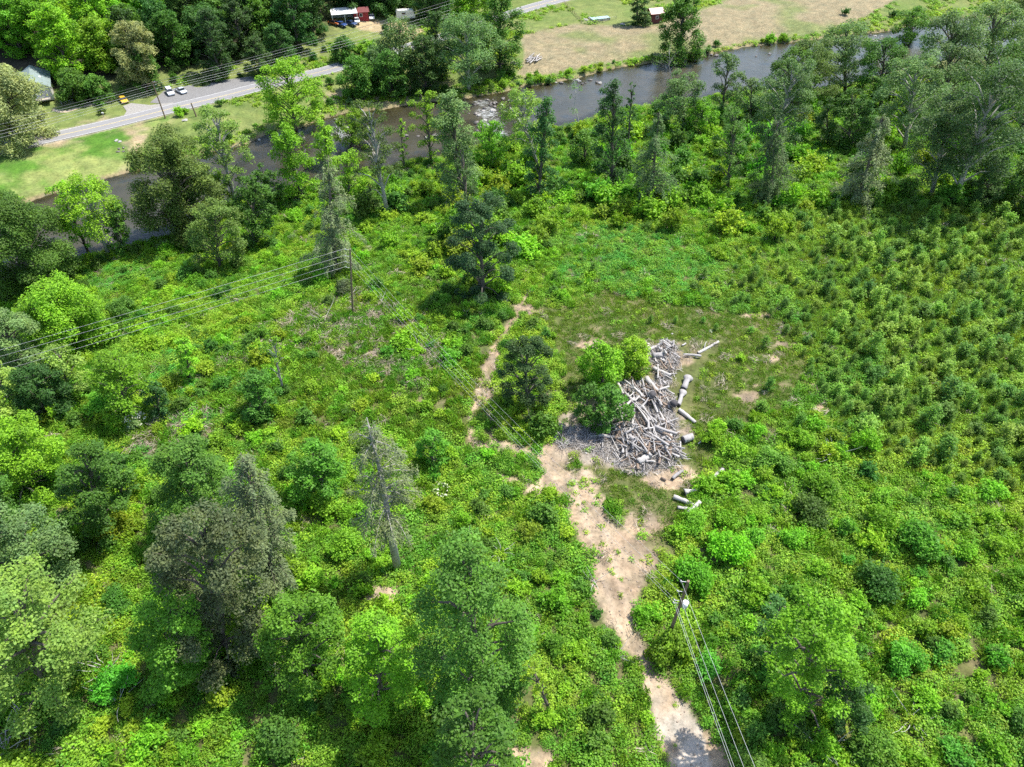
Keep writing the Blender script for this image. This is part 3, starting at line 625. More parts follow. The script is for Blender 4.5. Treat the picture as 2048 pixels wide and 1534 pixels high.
for px, py, x, y, z in zip(*grid_pts([(-120, -230), (1100, -230), (1100, 172), (-120, 172)], 6000, 11)):
    dr = float(d_road(x, y))
    if dr < 8.5 or dr > 150: continue
    if px > 640 and (dr < 24 or px < 870 and 20 < py < 110): continue
    if 560 < px < 660 and py > 60 and dr < 14: continue
    if px < 310 and py > 150: continue
    if px < 125 and py > 120: continue
    if px > 870 and py > 0: continue
    if 295 < px < 440 and py > 150: continue
    if not free(x, y, hill, 8.6): continue
    hill.append((x, y)); H = rr.uniform(14, 20)*(0.7 if dr < 15 else 1); W = rr.uniform(12, 16.5)*(0.75 if dr < 15 else 1)
    light = px < 330 and rr.random() < .72
    co = G['bright'] if light else G[rr.choice(['mid', 'dark', 'mid', 'dark', 'blue'])]
    (crown, trunk), w0, h0 = proto('broad', W, H, .5)
    o = empty('tree', (x, y, z)); rz = rr.uniform(0, 6.28)
    for n_, me in (('trunk', trunk), ('crown', crown)):
        c = link(n_, me, o); c.rotation_euler = (0, 0, rz); c.scale = (W/w0, W/w0, H/h0); c.color = (*[k*rr.uniform(.8, 1.05) for k in co], 1)
    tag(o, 'tree', 'tree', 'bright trees of the hillside wood' if light else 'dark trees of the hillside wood'); HL[light].append((o, px, py-H*2.2))
rank_labels(HL[True], 'yellow-green hillside tree', 30); rank_labels(HL[False], 'dark green hillside tree', 30)
print('hill trees', len(hill))
# ---------------- saplings and shrubs ----------------
PLANT = [(1625,425),(1760,420),(2048,405),(2300,400),(2300,1000),(2048,985),(1930,950),(1800,930),(1680,860),(1640,790),(1600,740),(1560,640),(1400,610),(1390,565),(1540,520)]
CLEARING = [(1060,610),(1200,595),(1390,615),(1560,650),(1620,740),(1560,830),(1430,860),(1380,1000),(1340,1100),(1180,960),(1100,900),(1120,700)]
SLOPE = [(720,560),(900,560),(1050,600),(960,740),(940,900),(700,850),(480,870),(330,920),(240,890),(420,740),(560,640)]
EMER = [[(1150,460),(1290,440),(1400,480),(1470,560),(1400,592),(1240,600),(1120,540)], [(320,690),(400,690),(425,830),(350,880),(310,800)], [(150,545),(300,520),(330,560),(200,580)], [(180,890),(330,880),(300,940),(190,930)]]
LOGS = [(1180,890),(1190,860),(1240,835),(1235,770),(1285,755),(1300,745),(1290,690),(1325,678),(1450,680),(1400,740),(1375,860),(1375,930),(1290,945),(1240,930)]
tree_xy = [(o.location.x, o.location.y) for o in scn.objects if o.get('category') in ('tree', 'hemlock', 'pine tree')]
SAPM = []
for i in range(7):
    r = np.random.default_rng(50+i); Wq, Hq = (1.9, 1.7, 2.2, 1.9, 1.5, 2.0, 2.4)[i], (3.3, 3.9, 4.3, 2.4, 3.6, 4.0, 2.7)[i]; parts = []; tint = []
    for k in range(26):     # upswept leafy shoots round a leader
        t = k/25; a = k*2.4+r.uniform(-.3, .3); L = (Wq/2)*(1-t)**.55*r.uniform(.75, 1.15)+.12; z0 = .25+t*(Hq-.5)*.8; e = np.array([math.cos(a)*L, math.sin(a)*L, z0+L*.65+.25]); p0 = np.array([0, 0, z0])
        n = int(26*(L+.35)); s = r.uniform(.15, 1, n)[:, None]; P = p0+(e-p0)*s+r.normal(size=(n, 3))*.15; N = sph(n, r, .6)*.7+np.array([0, 0, .5])
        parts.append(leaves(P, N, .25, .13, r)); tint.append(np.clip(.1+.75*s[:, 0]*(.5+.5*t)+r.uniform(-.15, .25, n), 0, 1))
    V = np.concatenate([p[0] for p in parts]); o_ = 0; F = []
    for p in parts: F.append(p[1]+o_); o_ += len(p[0])
    F = np.concatenate(F); b = MB(); b.tube([(0, 0, -.2), (0, 0, Hq*.8)], [.05, .02], 4, cap=False); bf = np.array(b.f)+len(V)
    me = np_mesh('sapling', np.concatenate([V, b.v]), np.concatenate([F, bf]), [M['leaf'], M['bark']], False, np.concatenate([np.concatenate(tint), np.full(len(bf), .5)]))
    mi = np.zeros(len(F)+len(bf), np.int32); mi[len(F):] = 1; me.polygons.foreach_set('material_index', mi); SAPM.append(me)
def scatter(region, n, rad, seed, ok, tries=9000):
    r = random.Random(seed); out = []; cells = []
    for px, py, x, y, z in zip(*grid_pts(region, tries, seed)):
        if not ok(px, py, r): continue
        R = rad(px, py) if callable(rad) else rad
        if free(x, y, cells, R): cells.append((x, y)); out.append((float(px), float(py), float(x), float(y), float(z)))
        if len(out) >= n: break
    return out
def bare(px, py, x, y): return min(float(segdist(np.array([px]), np.array([py]), r)[0]) for r in RUTS[:2]) < 20 or float(bare_mask(np.array([x]), np.array([y]), np.array([px]), np.array([py]))[0]) > .3
def spot(px, py, x, y): return not bare(px, py, x, y) and not inpoly(np.array([px]), np.array([py]), LOGS)[0]
sap = scatter(PLANT, 290, lambda px, py: 2.5 if px > 1660 else 3.4, 3, lambda px, py, r: r.random() < (1 if px > 1650 else .6) and min(px, 2100) > 1380)
SPL = {True: [], False: []}
for px, py, x, y, z in sap:
    if bare(px, py, x, y): continue
    o = link('sapling', rr.choice(SAPM)); o.location = (x, y, z); s = rr.choice([.7, .85, 1., 1.15, 1.35])*rr.uniform(.9, 1.1)*(.62 if px < 1640 else 1); o.scale = (s*1.15, s*1.15, s*rr.uniform(.85, 1.1)); o.rotation_euler = (rr.uniform(-.08, .08), rr.uniform(-.08, .08), rr.uniform(0, 6.28))
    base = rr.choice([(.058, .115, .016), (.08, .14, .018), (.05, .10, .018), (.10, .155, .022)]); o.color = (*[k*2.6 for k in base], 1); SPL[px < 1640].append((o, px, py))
    if px < 1640: tag(o, 'small scattered young tree on the grassy edge of the clearing', 'sapling', 'scattered saplings by the clearing')
    else: tag(o, 'knee-high to head-high young tree in the dense stand on the right', 'sapling', 'saplings in the dense stand')
rank_labels(SPL[False], 'young tree in the dense right-hand stand', 40)
lone = [(1527,690,.8),(1500,660,.6),(1405,640,.5),(1300,640,.55),(1535,775,.9),(1520,815,1.0),(1350,640,.5),(1430,655,.5),(1595,850,1.0),(1720,870,1.3),(1185,545,1.0),(1110,560,.9),(1480,600,.8)]
for px, py, s in lone:
    x, y, z = gp(px, py+6); o = link('sapling', rr.choice(SAPM)); o.location = (x, y, z); o.scale = (s, s, s*.9); o.rotation_euler = (0, 0, rr.uniform(0, 6.28)); o.color = (.15, .31, .04, 1); SPL[True].append((o, px, py)); tag(o, 'small scattered young tree on the grassy edge of the clearing', 'sapling', 'scattered saplings by the clearing')
rank_labels(SPL[True], 'scattered sapling by the grassy clearing', 40)
SHR = {}; BUSH = []
def bush(c, far, loc, sc, rz, col, lab, grp, px, py, keep=False): BUSH.append((c, far, loc, sc, rz, col, lab, grp, px, py, keep))
def shrub_me(cls, far):
    L = SHR.setdefault((cls, far), [])
    if len(L) < 4: L.append(gen_shrub({0: 1.7, 1: 2.9, 2: 4.6}[cls], {0: 1.1, 1: 1.9, 2: 3.1}[cls], .36 if far else .24, np.random.default_rng(cls*10+len(L)+far*5))); return L[-1]
    return rr.choice(L)
# bushes: (region, how many, spacing m, size classes, colours, label, group)
SZ = [
 ([(-40,1060),(700,1000),(900,1000),(1160,1120),(1290,1534),(1290,1640),(-100,1640)], 46, 5.2, (0,1,1,2), ('bright','emer','lime','mid'), 'bush in the lower left thicket', 'bushes of the lower left thicket'),
 ([(1340,1100),(1480,900),(1700,880),(1830,950),(2060,1010),(2120,1640),(1480,1640),(1330,1300)], 84, 3.9, (0,1,1,2), ('bright','mid','emer','bright'), 'bush right of the near pole', 'bushes of the lower right thicket'),
 ([(1400,830),(1600,840),(1700,880),(1600,960),(1450,1000),(1420,920)], 14, 3.0, (0,1,1), ('lime','bright'), 'low bush below the clearing', 'low bushes below the clearing'),
 ([(700,960),(940,900),(1100,960),(1150,1090),(1000,1080),(800,1000)], 16, 3.6, (0,0,1), ('bright','mid','lime'), 'bush left of the dirt track', 'low bushes left of the dirt track'),
 ([(-30,560),(420,500),(640,560),(560,660),(400,760),(180,900),(-30,1000)], 44, 4.6, (0,1,1,2), ('bright','lime','mid','emer'), 'bush under the left-hand wires', 'bushes under the left-hand wires'),
 ([(430,760),(560,700),(720,850),(700,960),(430,960),(250,960),(300,880)], 26, 4.0, (0,1,1), ('bright','mid','lime'), 'bush on the left slope', 'bushes on the left-hand slope'),
 ([(700,420),(900,380),(1130,390),(1450,400),(1620,420),(1540,500),(1350,470),(1150,450),(1020,560),(1000,600),(900,560),(760,540),(700,500)], 80, 3.7, (1,1,2,2), ('bright','lime','bright','mid','yell'), 'bright bush above the clearing', 'bright bushes of the middle thicket'),
 ([(860,330),(1030,280),(1200,240),(1400,210),(1440,240),(1600,200),(1640,420),(1300,420),(900,400)], 95, 4.0, (1,2,2), ('bright','lime','emer','mid'), 'bush on the near river bank', 'bushes along the near river bank'),
 ([(1560,220),(2100,130),(2150,400),(1660,420),(1560,330)], 75, 4.8, (2,2,1), ('bright','lime','mid','emer','yell'), 'bush under the riverside wood', 'bushes under the riverside wood'),
 ([(30,560),(150,530),(355,480),(480,410),(640,375),(850,325),(880,400),(700,430),(500,520),(300,500)], 46, 4.2, (1,1,2), ('bright','mid','lime','sage'), 'bush at the left river bend', 'bushes at the left-hand bend'),
]
for reg, n, rad, cls, cols, lab, grp in SZ:
    far = np.mean([p[1] for p in reg]) < 480
    for px, py, x, y, z in scatter(reg, n, rad, hash(n*7+len(reg)) % 1000, lambda a, b, r: True, 3000):
        if not spot(px, py, x, y) or float(d_near(x, y)) < .6: continue
        c = rr.choice(cls); s = rr.uniform(.8, 1.3)*(1.25 if lab in ('bright bush above the clearing', 'bush on the near river bank', 'bush under the riverside wood') else 1); bush(c, far, (x, y, z), (s*rr.uniform(.85, 1.2), s*rr.uniform(.85, 1.2), s*rr.uniform(.85, 1.2)), rr.uniform(0, 6.28), [k*rr.uniform(.85, 1.15) for k in G[rr.choice(cols)]], lab, grp, px, py)
ONE = [(772,66,2,1.0,'dark','dark oval bush on the lawn in front of the dusty yard'),(206,228,1,.95,'olive','round dark bush beside the house path'),(1540,86,2,1.0,'bright','left one of two rounded bushes at the water end of the hay field'),(1565,82,2,.8,'bright','right one of two rounded bushes at the water end of the hay field'),(1058,172,1,1.1,'mid','dark round bush at the water edge below the hay field'),(1098,168,1,1.2,'mid','round bush overhanging the water left of the stony point'),(690,585,2,.9,'purple','brown-leaved bush at the foot of the middle utility pole'),(660,610,1,1.1,'olive','russet-tinged bush just left of the middle utility pole'),(275,860,1,.9,'sage','elder bush dotted with white flower heads on the left slope'),(1690,30,1,1.2,'dark','small dark bush at the far right end of the hay field'),(1785,35,1,1.3,'dark','dark bush on the far bank among the right-hand trees'),(440,212,1,.9,'mid','low bush on the road verge above the river terrace'),(360,232,2,.8,'bright','bright bush at the foot of the roadside pole'),(372,228,1,.9,'bright','smaller bush on the verge by the roadside pole'),(1480,720,0,1.,'lime','tiny yellow-green bush in the clearing, right of the logs')]
SHORT = 0
for px, py, c, s, co, lab in ONE:
    x, y, z = gp(px, py); o = link('bush', shrub_me(c, py < 480)); o.location = (x, y, z); o.scale = (s, s, s); o.color = (*G[co], 1); tag(o, lab, 'bush')
fr = scatter([(380,240),(640,200),(930,190),(1160,150),(1600,80),(1600,70),(1500,80),(1200,130),(1100,150),(1020,152),(930,175),(700,208),(560,225),(480,250),(330,310),(330,325),(480,290)], 95, 2.6, 8, lambda a, b, r: True, 5000)
for px, py, x, y, z in fr:
    df = float(d_far(x, y))
    if df < .3 or df > 9: continue
    s = rr.uniform(.7, 1.1); bush(rr.choice([0, 1]), True, (x, y, z), (s*1.2, s*1.2, s*.8), 0, G[rr.choice(['bright', 'mid', 'sage', 'lime'])], 'low bush fringing the far river bank', 'bushes fringing the far bank', px, py)
for px, py, x, y, z in scatter([(560,150),(700,125),(860,95),(860,180),(700,185),(560,150),(540,165)], 26, 3.2, 9, lambda a, b, r: True, 2500):
    if abs(float(d_road(x, y))) < 5.5: continue
    bush(rr.choice([1, 2]), True, (x, y, z), (1, 1, 1), 0, G[rr.choice(['mid', 'sage', 'mid'])], 'bush by the road bend', 'bushes at the road bend', px, py)
for px, py, x, y, z in scatter([(-60,170),(60,150),(300,130),(640,50),(660,90),(640,128),(420,178),(300,200),(190,195),(60,180)], 60, 4.0, 10, lambda a, b, r: True, 2500):
    dr = float(d_road(x, y))
    if dr < (6.5 if px > 400 else 15): continue
    bush(2, True, (x, y, z), (1.1, 1.1, 1.1), 0, G[rr.choice(['mid', 'dark'])], 'bush below the hillside wood', 'bushes at the foot of the hillside wood', px, py)
SW = {0: 1.7, 1: 2.9, 2: 4.6}
BUSH.sort(key=lambda b: -SW[b[0]]*b[3][0]/math.hypot(b[2][1], 75)*(.4 if b[8] < -40 or b[8] > 2090 or b[9] > 1600 else 1)); BG = {}
for c, far, loc, sc, rz, col, lab, grp, px, py, kp in BUSH[:280]:
    o = link('bush', shrub_me(c, far)); o.location = loc; o.scale = sc; o.rotation_euler = (0, 0, rz); o.color = (*col, 1); tag(o, lab, 'bush', grp); BG.setdefault(lab, []).append((o, px, py))
for lab, L in BG.items(): rank_labels(L, lab, 60, 'row down')
REST = BUSH[280:]
# ---------------- ground cover (uncountable) ----------------
def clump(kind, seed, leaf, W, H, n):
    r = np.random.default_rng(seed)
    if kind == 'blades':
        a = r.uniform(0, 6.28, n); k = r.random(n)**.5*W/2; P = np.c_[np.cos(a)*k, np.sin(a)*k, r.uniform(.15, .6, n)*H]; T = np.c_[r.normal(size=(n, 2))*.5, np.ones(n)]; N = r.normal(size=(n, 3)); N[:, 2] = np.abs(N[:, 2])+.3; N -= T*(N*T).sum(1)[:, None]/(T*T).sum(1)[:, None]
        return leaves(P, N, leaf*1.9, leaf*.33, r, T)
    if kind == 'sticks':
        a = r.uniform(0, 6.28, n); k = r.random(n)**.5*W/2; P = np.c_[np.cos(a)*k, np.sin(a)*k, r.uniform(.05, 1, n)*H]; T = np.c_[r.normal(size=(n, 2)), r.normal(size=n)*.5]; return leaves(P, r.normal(size=(n, 3)), leaf*3.2, leaf*.16, r, T)
    d = sph(n, r, 1); d[:, 2] = np.abs(d[:, 2]); q = r.random(n)**.4; bump_ = 1+.35*np.sin(3*np.arctan2(d[:, 1], d[:, 0])+seed)*(1-d[:, 2])
    P = d*q[:, None]*np.array([W/2, W/2, H])*bump_[:, None]; P[:, 2] += .04; N = d*.4+np.array([.1, .05, .85])+r.normal(size=(n, 3))*.36
    return leaves(P, N, leaf, leaf*.78, r)
def cover(name, label, pts, kind, mat, leaf, W, H, n, nv=5, scale=(.7, 1.3)):
    """one countless mass of low plants, spread over points by geometry nodes"""
    c = bpy.data.collections.new(name+' plants')
    for i in range(nv):
        r = np.random.default_rng(900+i); me = leaf_mesh(name+' plant', [clump(kind, 70+i*3+len(name), leaf, W, H, n)], mat, r); c.objects.link(bpy.data.objects.new(name+' plant', me))
    me = bpy.data.meshes.new(name); P = np.asarray(pts, np.float32); me.vertices.add(len(P)); me.vertices.foreach_set('co', P.ravel()); r = np.random.default_rng(len(P))
    a = me.attributes.new('rot', 'FLOAT_VECTOR', 'POINT'); R = np.c_[r.normal(size=(len(P), 2))*.12, r.uniform(0, 6.28, len(P))]; a.data.foreach_set('vector', R.astype(np.float32).ravel())
    a = me.attributes.new('sc', 'FLOAT', 'POINT'); hv = .45+1.1*fbm(P[:, 0], P[:, 1], 3.4, 91) if kind == 'leafy' and len(P) > 2000 else 1.0; a.data.foreach_set('value', (r.uniform(*scale, len(P))*hv).astype(np.float32)); a = me.attributes.new('pick', 'INT', 'POINT'); a.data.foreach_set('value', r.integers(0, nv, len(P)).astype(np.int32))
    o = link(name, me); g = bpy.data.node_groups.new(name, 'GeometryNodeTree'); g.interface.new_socket('Geometry', in_out='INPUT', socket_type='NodeSocketGeometry'); g.interface.new_socket('Geometry', in_out='OUTPUT', socket_type='NodeSocketGeometry')
    N = g.nodes; i = N.new('NodeGroupInput'); u = N.new('NodeGroupOutput'); ip = N.new('GeometryNodeInstanceOnPoints'); ci = N.new('GeometryNodeCollectionInfo'); ci.inputs[0].default_value = c; ci.inputs['Separate Children'].default_value = True; ci.inputs['Reset Children'].default_value = True
    def at(nm, ty):
        q = N.new('GeometryNodeInputNamedAttribute'); q.data_type = ty; q.inputs[0].default_value = nm; return [s for s in q.outputs if s.enabled and s.name == 'Attribute'][0]
    L = g.links; L.new(i.outputs[0], ip.inputs['Points']); L.new(ci.outputs[0], ip.inputs['Instance']); ip.inputs['Pick Instance'].default_value = True; L.new(at('pick', 'INT'), ip.inputs['Instance Index'])
    e = N.new('FunctionNodeEulerToRotation'); L.new(at('rot', 'FLOAT_VECTOR'), e.inputs[0]); L.new(e.outputs[0], ip.inputs['Rotation']); L.new(at('sc', 'FLOAT'), ip.inputs['Scale']); L.new(ip.outputs[0], u.inputs[0])
    o.modifiers.new('spread', 'NODES').node_group = g; tag(o, label, name.replace('_', ' '), kind='stuff'); return o
rg = np.random.default_rng(77)
def cand(n, y0, y1, margin=.93):
    y = np.sqrt(rg.uniform(y0**2, y1**2, n)); x = rg.uniform(-1, 1, n)*(48+y*.66); z = zg(x, y); px, py = to_px(x, y, z); k = (px > -120) & (px < 2170) & (py < 1700) & (py > -60); return x[k], y[k], z[k], px[k], py[k]
def inany(px, py, L): return np.any([inpoly(px, py, q) for q in L], 0)
x, y, z, px, py = cand(175000, 12, 235); 
keepfar = rg.random(len(x)) < np.clip(1.25-y/190, .25, 1)
b_ = bare_mask(x, y, px, py); veg = (rg.random(len(x)) > b_*1.02+.0) & (d_near(x, y) > .8) & keepfar & ~((b_ > .06) & (rg.random(len(x)) < .85))
qx = px+70*(fbm(x, y, 9, 81)-.5); qy = py+60*(fbm(x, y, 9, 82)-.5)
clear = inpoly(qx, qy, CLEARING); slope = inpoly(qx, qy, SLOPE); emer = inany(qx, qy, EMER) & (rg.random(len(x)) < .8); plantz = inpoly(qx, qy, PLANT); logz = inpoly(px, py, LOGS)
u = rg.random(len(x)); pn = fbm(x, y, 14, 61); P3 = np.c_[x, y, z]
open_ = clear | plantz
tall = veg & ~open_ & ~emer & ~logz
sl = slope & (u < .62)
mixp = pn+rg.normal(size=len(x))*.09; tall = tall | (veg & plantz & (u < .5)) | (veg & emer & (u < .35)); A = tall & ~sl & (mixp > .47) & (u < .8); B = tall & ~sl & (mixp <= .47) & (u < .8); C_ = tall & ~sl & (u >= .8)
M['c1'] = mat_leaf('bramble_leaf', (.235, .40, .03), trans=.38, patch=.8); M['c2'] = mat_leaf('vine_leaf', (.17, .35, .03), trans=.38, patch=.8)
M['c3'] = mat_leaf('emerald_leaf', (.12, .34, .04), trans=.36, patch=.5); M['c4'] = mat_leaf('grass_blade', (.23, .36, .055), trans=.36, patch=.7); M['c5'] = mat_leaf('dry_stem', (.42, .35, .27), trans=.05, hue=.01); M['c6'] = mat_leaf('short_grass', (.19, .31, .045), trans=.38, patch=.6); M['c7'] = mat_leaf('flower_head', (.75, .74, .6), trans=.1, hue=.01, var=.1)
up = lambda q, d=0: q+np.array([0, 0, d])
cover('bramble', 'tangled yellow-green bramble undergrowth covering the ground', P3[A], 'leafy', M['c1'], .165, 1.8, .9, 165)
cover('vines', 'mid-green leafy vines and weeds carpeting the ground', P3[B], 'leafy', M['c2'], .18, 2.0, .8, 165)
cover('goldenrod', 'emerald green soft weeds growing in patches', P3[veg & emer & (u >= .35)], 'leafy', M['c3'], .18, 1.7, .75, 120)
cover('mixed_weeds', 'taller stalky weeds poking out of the undergrowth', P3[C_], 'blades', M['c2'], .34, 1.5, 1.3, 90)
mg = veg & ((slope & (u > .45)) | (plantz & ~clear)) & ~emer
cover('tall_grass', 'pale green tall grass and weeds on the slope and among the saplings', P3[mg], 'blades', M['c4'], .34, 1.9, .7, 80)
sg = veg & clear & ~logz; x2, y2, z2, px2, py2 = cand(80000, 36, 150); k2 = inpoly(px2+70*(fbm(x2, y2, 9, 81)-.5), py2+60*(fbm(x2, y2, 9, 82)-.5), CLEARING) & (bare_mask(x2, y2, px2, py2) < .35) & ~inpoly(px2, py2, LOGS); 
cover('short_grass', 'short grass of the clearing round the log pile', np.c_[x2, y2, z2][k2], 'blades', M['c6'], .17, 1.1, .22, 46)
x3, y3, z3, px3, py3 = cand(34000, 20, 190); b3 = bare_mask(x3, y3, px3, py3); dn3 = d_near(x3, y3)
dz = (inany(px3, py3, DRY) & (fbm(x3, y3, 3, 35) > .36)) | ((rg.random(len(x3)) < .035) & (dn3 > 1)) | ((b3 > .08) & (b3 < .5) & (rg.random(len(x3)) < .5))
cover('dry_brush', 'dry grey-brown stalks and brush lying among the weeds', np.c_[x3, y3, z3+.1][dz & (dn3 > .5)], 'sticks', M['c5'], .3, 1.8, .55, 46)
wd = (inpoly(px3, py3, CLEARING) & (b3 < .5) & (rg.random(len(x3)) < .55) & (fbm(x3, y3, 5, 95) > .45) & ~inpoly(px3, py3, LOGS)) | (b3 > .35) & (rg.random(len(x3)) < np.where(fbm(x3, y3, 3.5, 96) > .53, .6, .10)) & ~inpoly(px3, py3, LOGS)
cover('track_weeds', 'small weeds sprouting on the bare dirt track', np.c_[x3, y3, z3][wd], 'leafy', M['c1'], .17, 1.0, .42, 40, scale=(.4, 1.4))
# far side: rough verge and bank growth
x4, y4, z4, px4, py4 = cand(40000, 110, 330); df4 = d_far(x4, y4); dr4 = d_road(x4, y4)
rough = (df4 > .3) & (np.abs(dr4) > 4.6) & (dr4 < 22) & ~inpoly(px4, py4, LAWN) & ~inpoly(px4, py4, HAY) & ~inpoly(px4, py4, DRIVE) & ~inpoly(px4, py4, PARK) & ~inpoly(px4, py4, YARD) & ((df4 < 7) | (fbm(x4, y4, 10, 66) > .5)) & ~((px4 < 330) & (dr4 > 0))
cover('bank_weeds', 'mixed green weeds on the far bank and the road verges', np.c_[x4, y4, z4][rough], 'leafy', M['c1'], .4, 2.2, .7, 40)
# white flower heads
for (cx, cy, n_, R_, h_, lab) in ((275,848,60,1.7,1.5,'white elder flower heads on a bush of the left slope'),(1278,712,50,1.9,2.6,'white flower heads on the bush above the log pile'),(885,985,26,1.3,.9,'white flower heads in the weeds beside the bare-trunked hemlock')):
    fx, fy, fz = gp(cx, cy); a = rg.uniform(0, 6.28, n_); k = R_*np.sqrt(rg.random(n_)); pts = np.c_[fx+k*np.cos(a), fy+k*np.sin(a), fz+h_*(1-.4*(k/R_)**2)+rg.normal(size=n_)*.1]
    o = cover('flower_heads', lab, pts, 'leafy', M['c7'], .12, .24, .08, 12, 3)

def thicket(rest):
    xa, ya, za, pa, qa = cand(26000, 18, 200); cl = fbm(xa, ya, 7, 97); ok = np.all([segdist(pa, qa, r) > 17 for r in RUTS[:2]], 0) & (cl > .47) & (bare_mask(xa, ya, pa, qa) < .1) & (d_near(xa, ya) > 2) & ~inpoly(pa, qa, CLEARING) & ~inpoly(pa, qa, PLANT) & ~inpoly(pa, qa, LOGS) & ~(inpoly(pa, qa, SLOPE) & (cl < .56)) & ~(inany(pa, qa, EMER) & (cl < .58))
    ii = np.flatnonzero(ok)[:3000]; tone = fbm(xa, ya, 11, 98); rz_ = random.Random(6)
    for i in ii: k = ('bright', 'bright', 'mid', 'emer', 'mid', 'lime', 'mid', 'bright')[int(tone[i]*14+rz_.random()*2) % 8]; rest.append((0 if rz_.random() < .72 else 1, False, (xa[i], ya[i], za[i]-.05), None, 0, G[k]))
    c = bpy.data.collections.new('thicket plants'); names = ['bright', 'mid', 'lime', 'sage', 'emer', 'dark']; pick = []; TM = {k: mat_leaf('thicket_leaf', G[k], trans=.36) for k in names}
    for i, k in enumerate(names):
        for j in (0, 1):
            me = shrub_me(j, False).copy(); me.materials[0] = TM[k]; o = bpy.data.objects.new('thicket %d%d' % (i, j), me); c.objects.link(o)
    P = np.array([b[2] for b in rest]); 
    for b in rest: i = min(range(6), key=lambda q: sum(abs(G[names[q]][t]-b[5][t]) for t in range(3))); pick.append(i*2+(1 if b[0] else 0))
    o = cover('thicket', 'mass of further small bushes between the taller ones', P, 'leafy', M['leaf'], .3, 1, 1, 4, 1, (.8, 1.3)); me = o.data
    me.attributes['pick'].data.foreach_set('value', np.array(pick, np.int32)); o.modifiers[0].node_group.nodes['Collection Info'].inputs[0].default_value = c
thicket(REST)

XS = scatter([(1400,560),(1540,500),(1640,420),(2048,400),(2250,400),(2250,1010),(1930,970),(1680,880),(1640,790),(1560,650)], 650, 1.55, 33, lambda a, b, r: a > 1600 or r.random() < .25, 9000)[:650]
c_ = bpy.data.collections.new('sapling mass plants'); SM = mat_leaf('sapling_leaf', (.15, .26, .04), trans=.36, patch=.5)
for m_ in SAPM[:6]: m2 = m_.copy(); m2.materials[0] = SM; c_.objects.link(bpy.data.objects.new('sapling mass plant', m2))
o = cover('young_growth', 'further small saplings filling the gaps of the dense stand', [(q[2], q[3], q[4]) for q in XS], 'leafy', M['leaf'], .3, 1, 1, 4, 6, (.45, .8)); o.modifiers[0].node_group.nodes['Collection Info'].inputs[0].default_value = c_
# ---------------- poles and wires ----------------
M['pole'] = plain('weathered_pole', (.20, .14, .095), .9, var=.35, scale=5); M['steel'] = plain('galvanised', (.42, .43, .44), .5, .3, .1); M['wire'] = plain('wire', (.50, .50, .50), .5, .2, .05)
M['ceramic'] = plain('grey_ceramic', (.55, .56, .58), .3, var=.05); M['white'] = plain('white_paint', (.78, .78, .76), .5, var=.06); M['black_wire'] = plain('black_cable', (.10, .10, .10), .6, var=.1)
def pole(bx, by, tx, ty, label, r=.17, brackets=(), side=-1, group=None, cap=True):
    x, y, z = gp(bx, by); dx, dy, dz = ray(tx, ty); H = float(CAMZ+dz*(y/dy)-z); xt = float(dx*y/dy); top = Vector((xt, y, z+H)); foot = Vector((x, y, z))
    o = empty('utility_pole', foot); b = MB(); b.tube([(0, 0, -.5), top-foot], [r*1.15, r*.8], 10); b.build('shaft', M['pole'], o)
    at = []
    for i, f in enumerate(brackets):
        p = (top-foot)*f; e = p+Vector((side*.75, 0, .12)); b = MB(); b.tube([p, e], .035, 6); q = b.build('bracket', M['steel'], o); b = MB(); b.tube([e, e+Vector((0, 0, .16))], [.09, .06], 8); b.build('insulator', M['ceramic'], q); at.append(foot+e+Vector((0, 0, .16)))
    tag(o, label, 'utility pole', group); return o, foot, top, at
def wire(a, b, sag, label, r=.024, mat='wire', group=None):
    pts = []; a, b = Vector(a), Vector(b)
    for i in range(25):
        t = i/24; p = a.lerp(b, t); p.z -= 4*sag*t*(1-t); pts.append(p)
    q = MB(); q.tube([p-pts[0] for p in pts], r, 5); o = q.build('power_line', M[mat], None, True); o.location = pts[0]; tag(o, label, 'wire', group)
nearp, nf, ntop, nat = pole(1333, 1284, 1377, 1162, 'near brown utility pole with a white transformer, beside the dirt track', .19, (.985, .84, .70, .66), -1)
b = MB(); c0 = (ntop-nf)*.655+Vector((.48, -.1, 0)); b.tube([c0-Vector((0, 0, .5)), c0+Vector((0, 0, .45))], .3, 14); tf = b.build('transformer', M['white'], nearp, True)
b = MB(); b.tube([c0+Vector((0, 0, .44)), c0+Vector((0, 0, .5))], [.31, .2], 14); b.build('lid', M['white'], tf)
for s in (-1, 1): b = MB(); b.tube([c0+Vector((s*.13, .05, .45)), c0+Vector((s*.17, .05, .75))], [.05, .035], 8); b.build('bushing', M['ceramic'], tf)
b = MB(); b.box(c0*1.0+Vector((-.28, .04, 0)), (.25, .08, .5)); b.build('hanger', M['steel'], tf)
midp, mf, mtop, mat_ = pole(705, 626, 700, 498, 'leaning utility pole in the middle distance in front of the grey hemlock', .16, (.985, .89, .80, .72), -1)
for i in range(4):
    wire(mat_[i]+Vector((.8, 0, 0)), nat[i], (1.6, 1.3, 1.1, 1.0)[i], 'long wire, %s down of four, from the middle pole to the near pole' % ORD[i], .010, group='wires between the two poles')
for i in range(4):
    y_l = (835, 848, 868, 882)[i]; h = 11-i; x_, y_ = on_z(-480, y_l, h); x_ = float(x_); y_ = float(y_)
    wire(mat_[i], (x_, y_, h), .3, '%s down of four parallel wires running left from the middle pole' % ORD[i], .018, group='wires running left from the middle pole')
gx, gy = on_z(1560, 1830, 0); 
endp, ef, etop, eat = pole(1500, 1810, 1580, 1650, 'utility pole just below the bottom edge of the picture', .19, (.985, .84, .70, .66), -1)
for i in range(4): wire(nat[i], eat[i], .25, '%s down of four wires running from the near pole towards the viewer' % ORD[i], .016, group='wires towards the viewer')
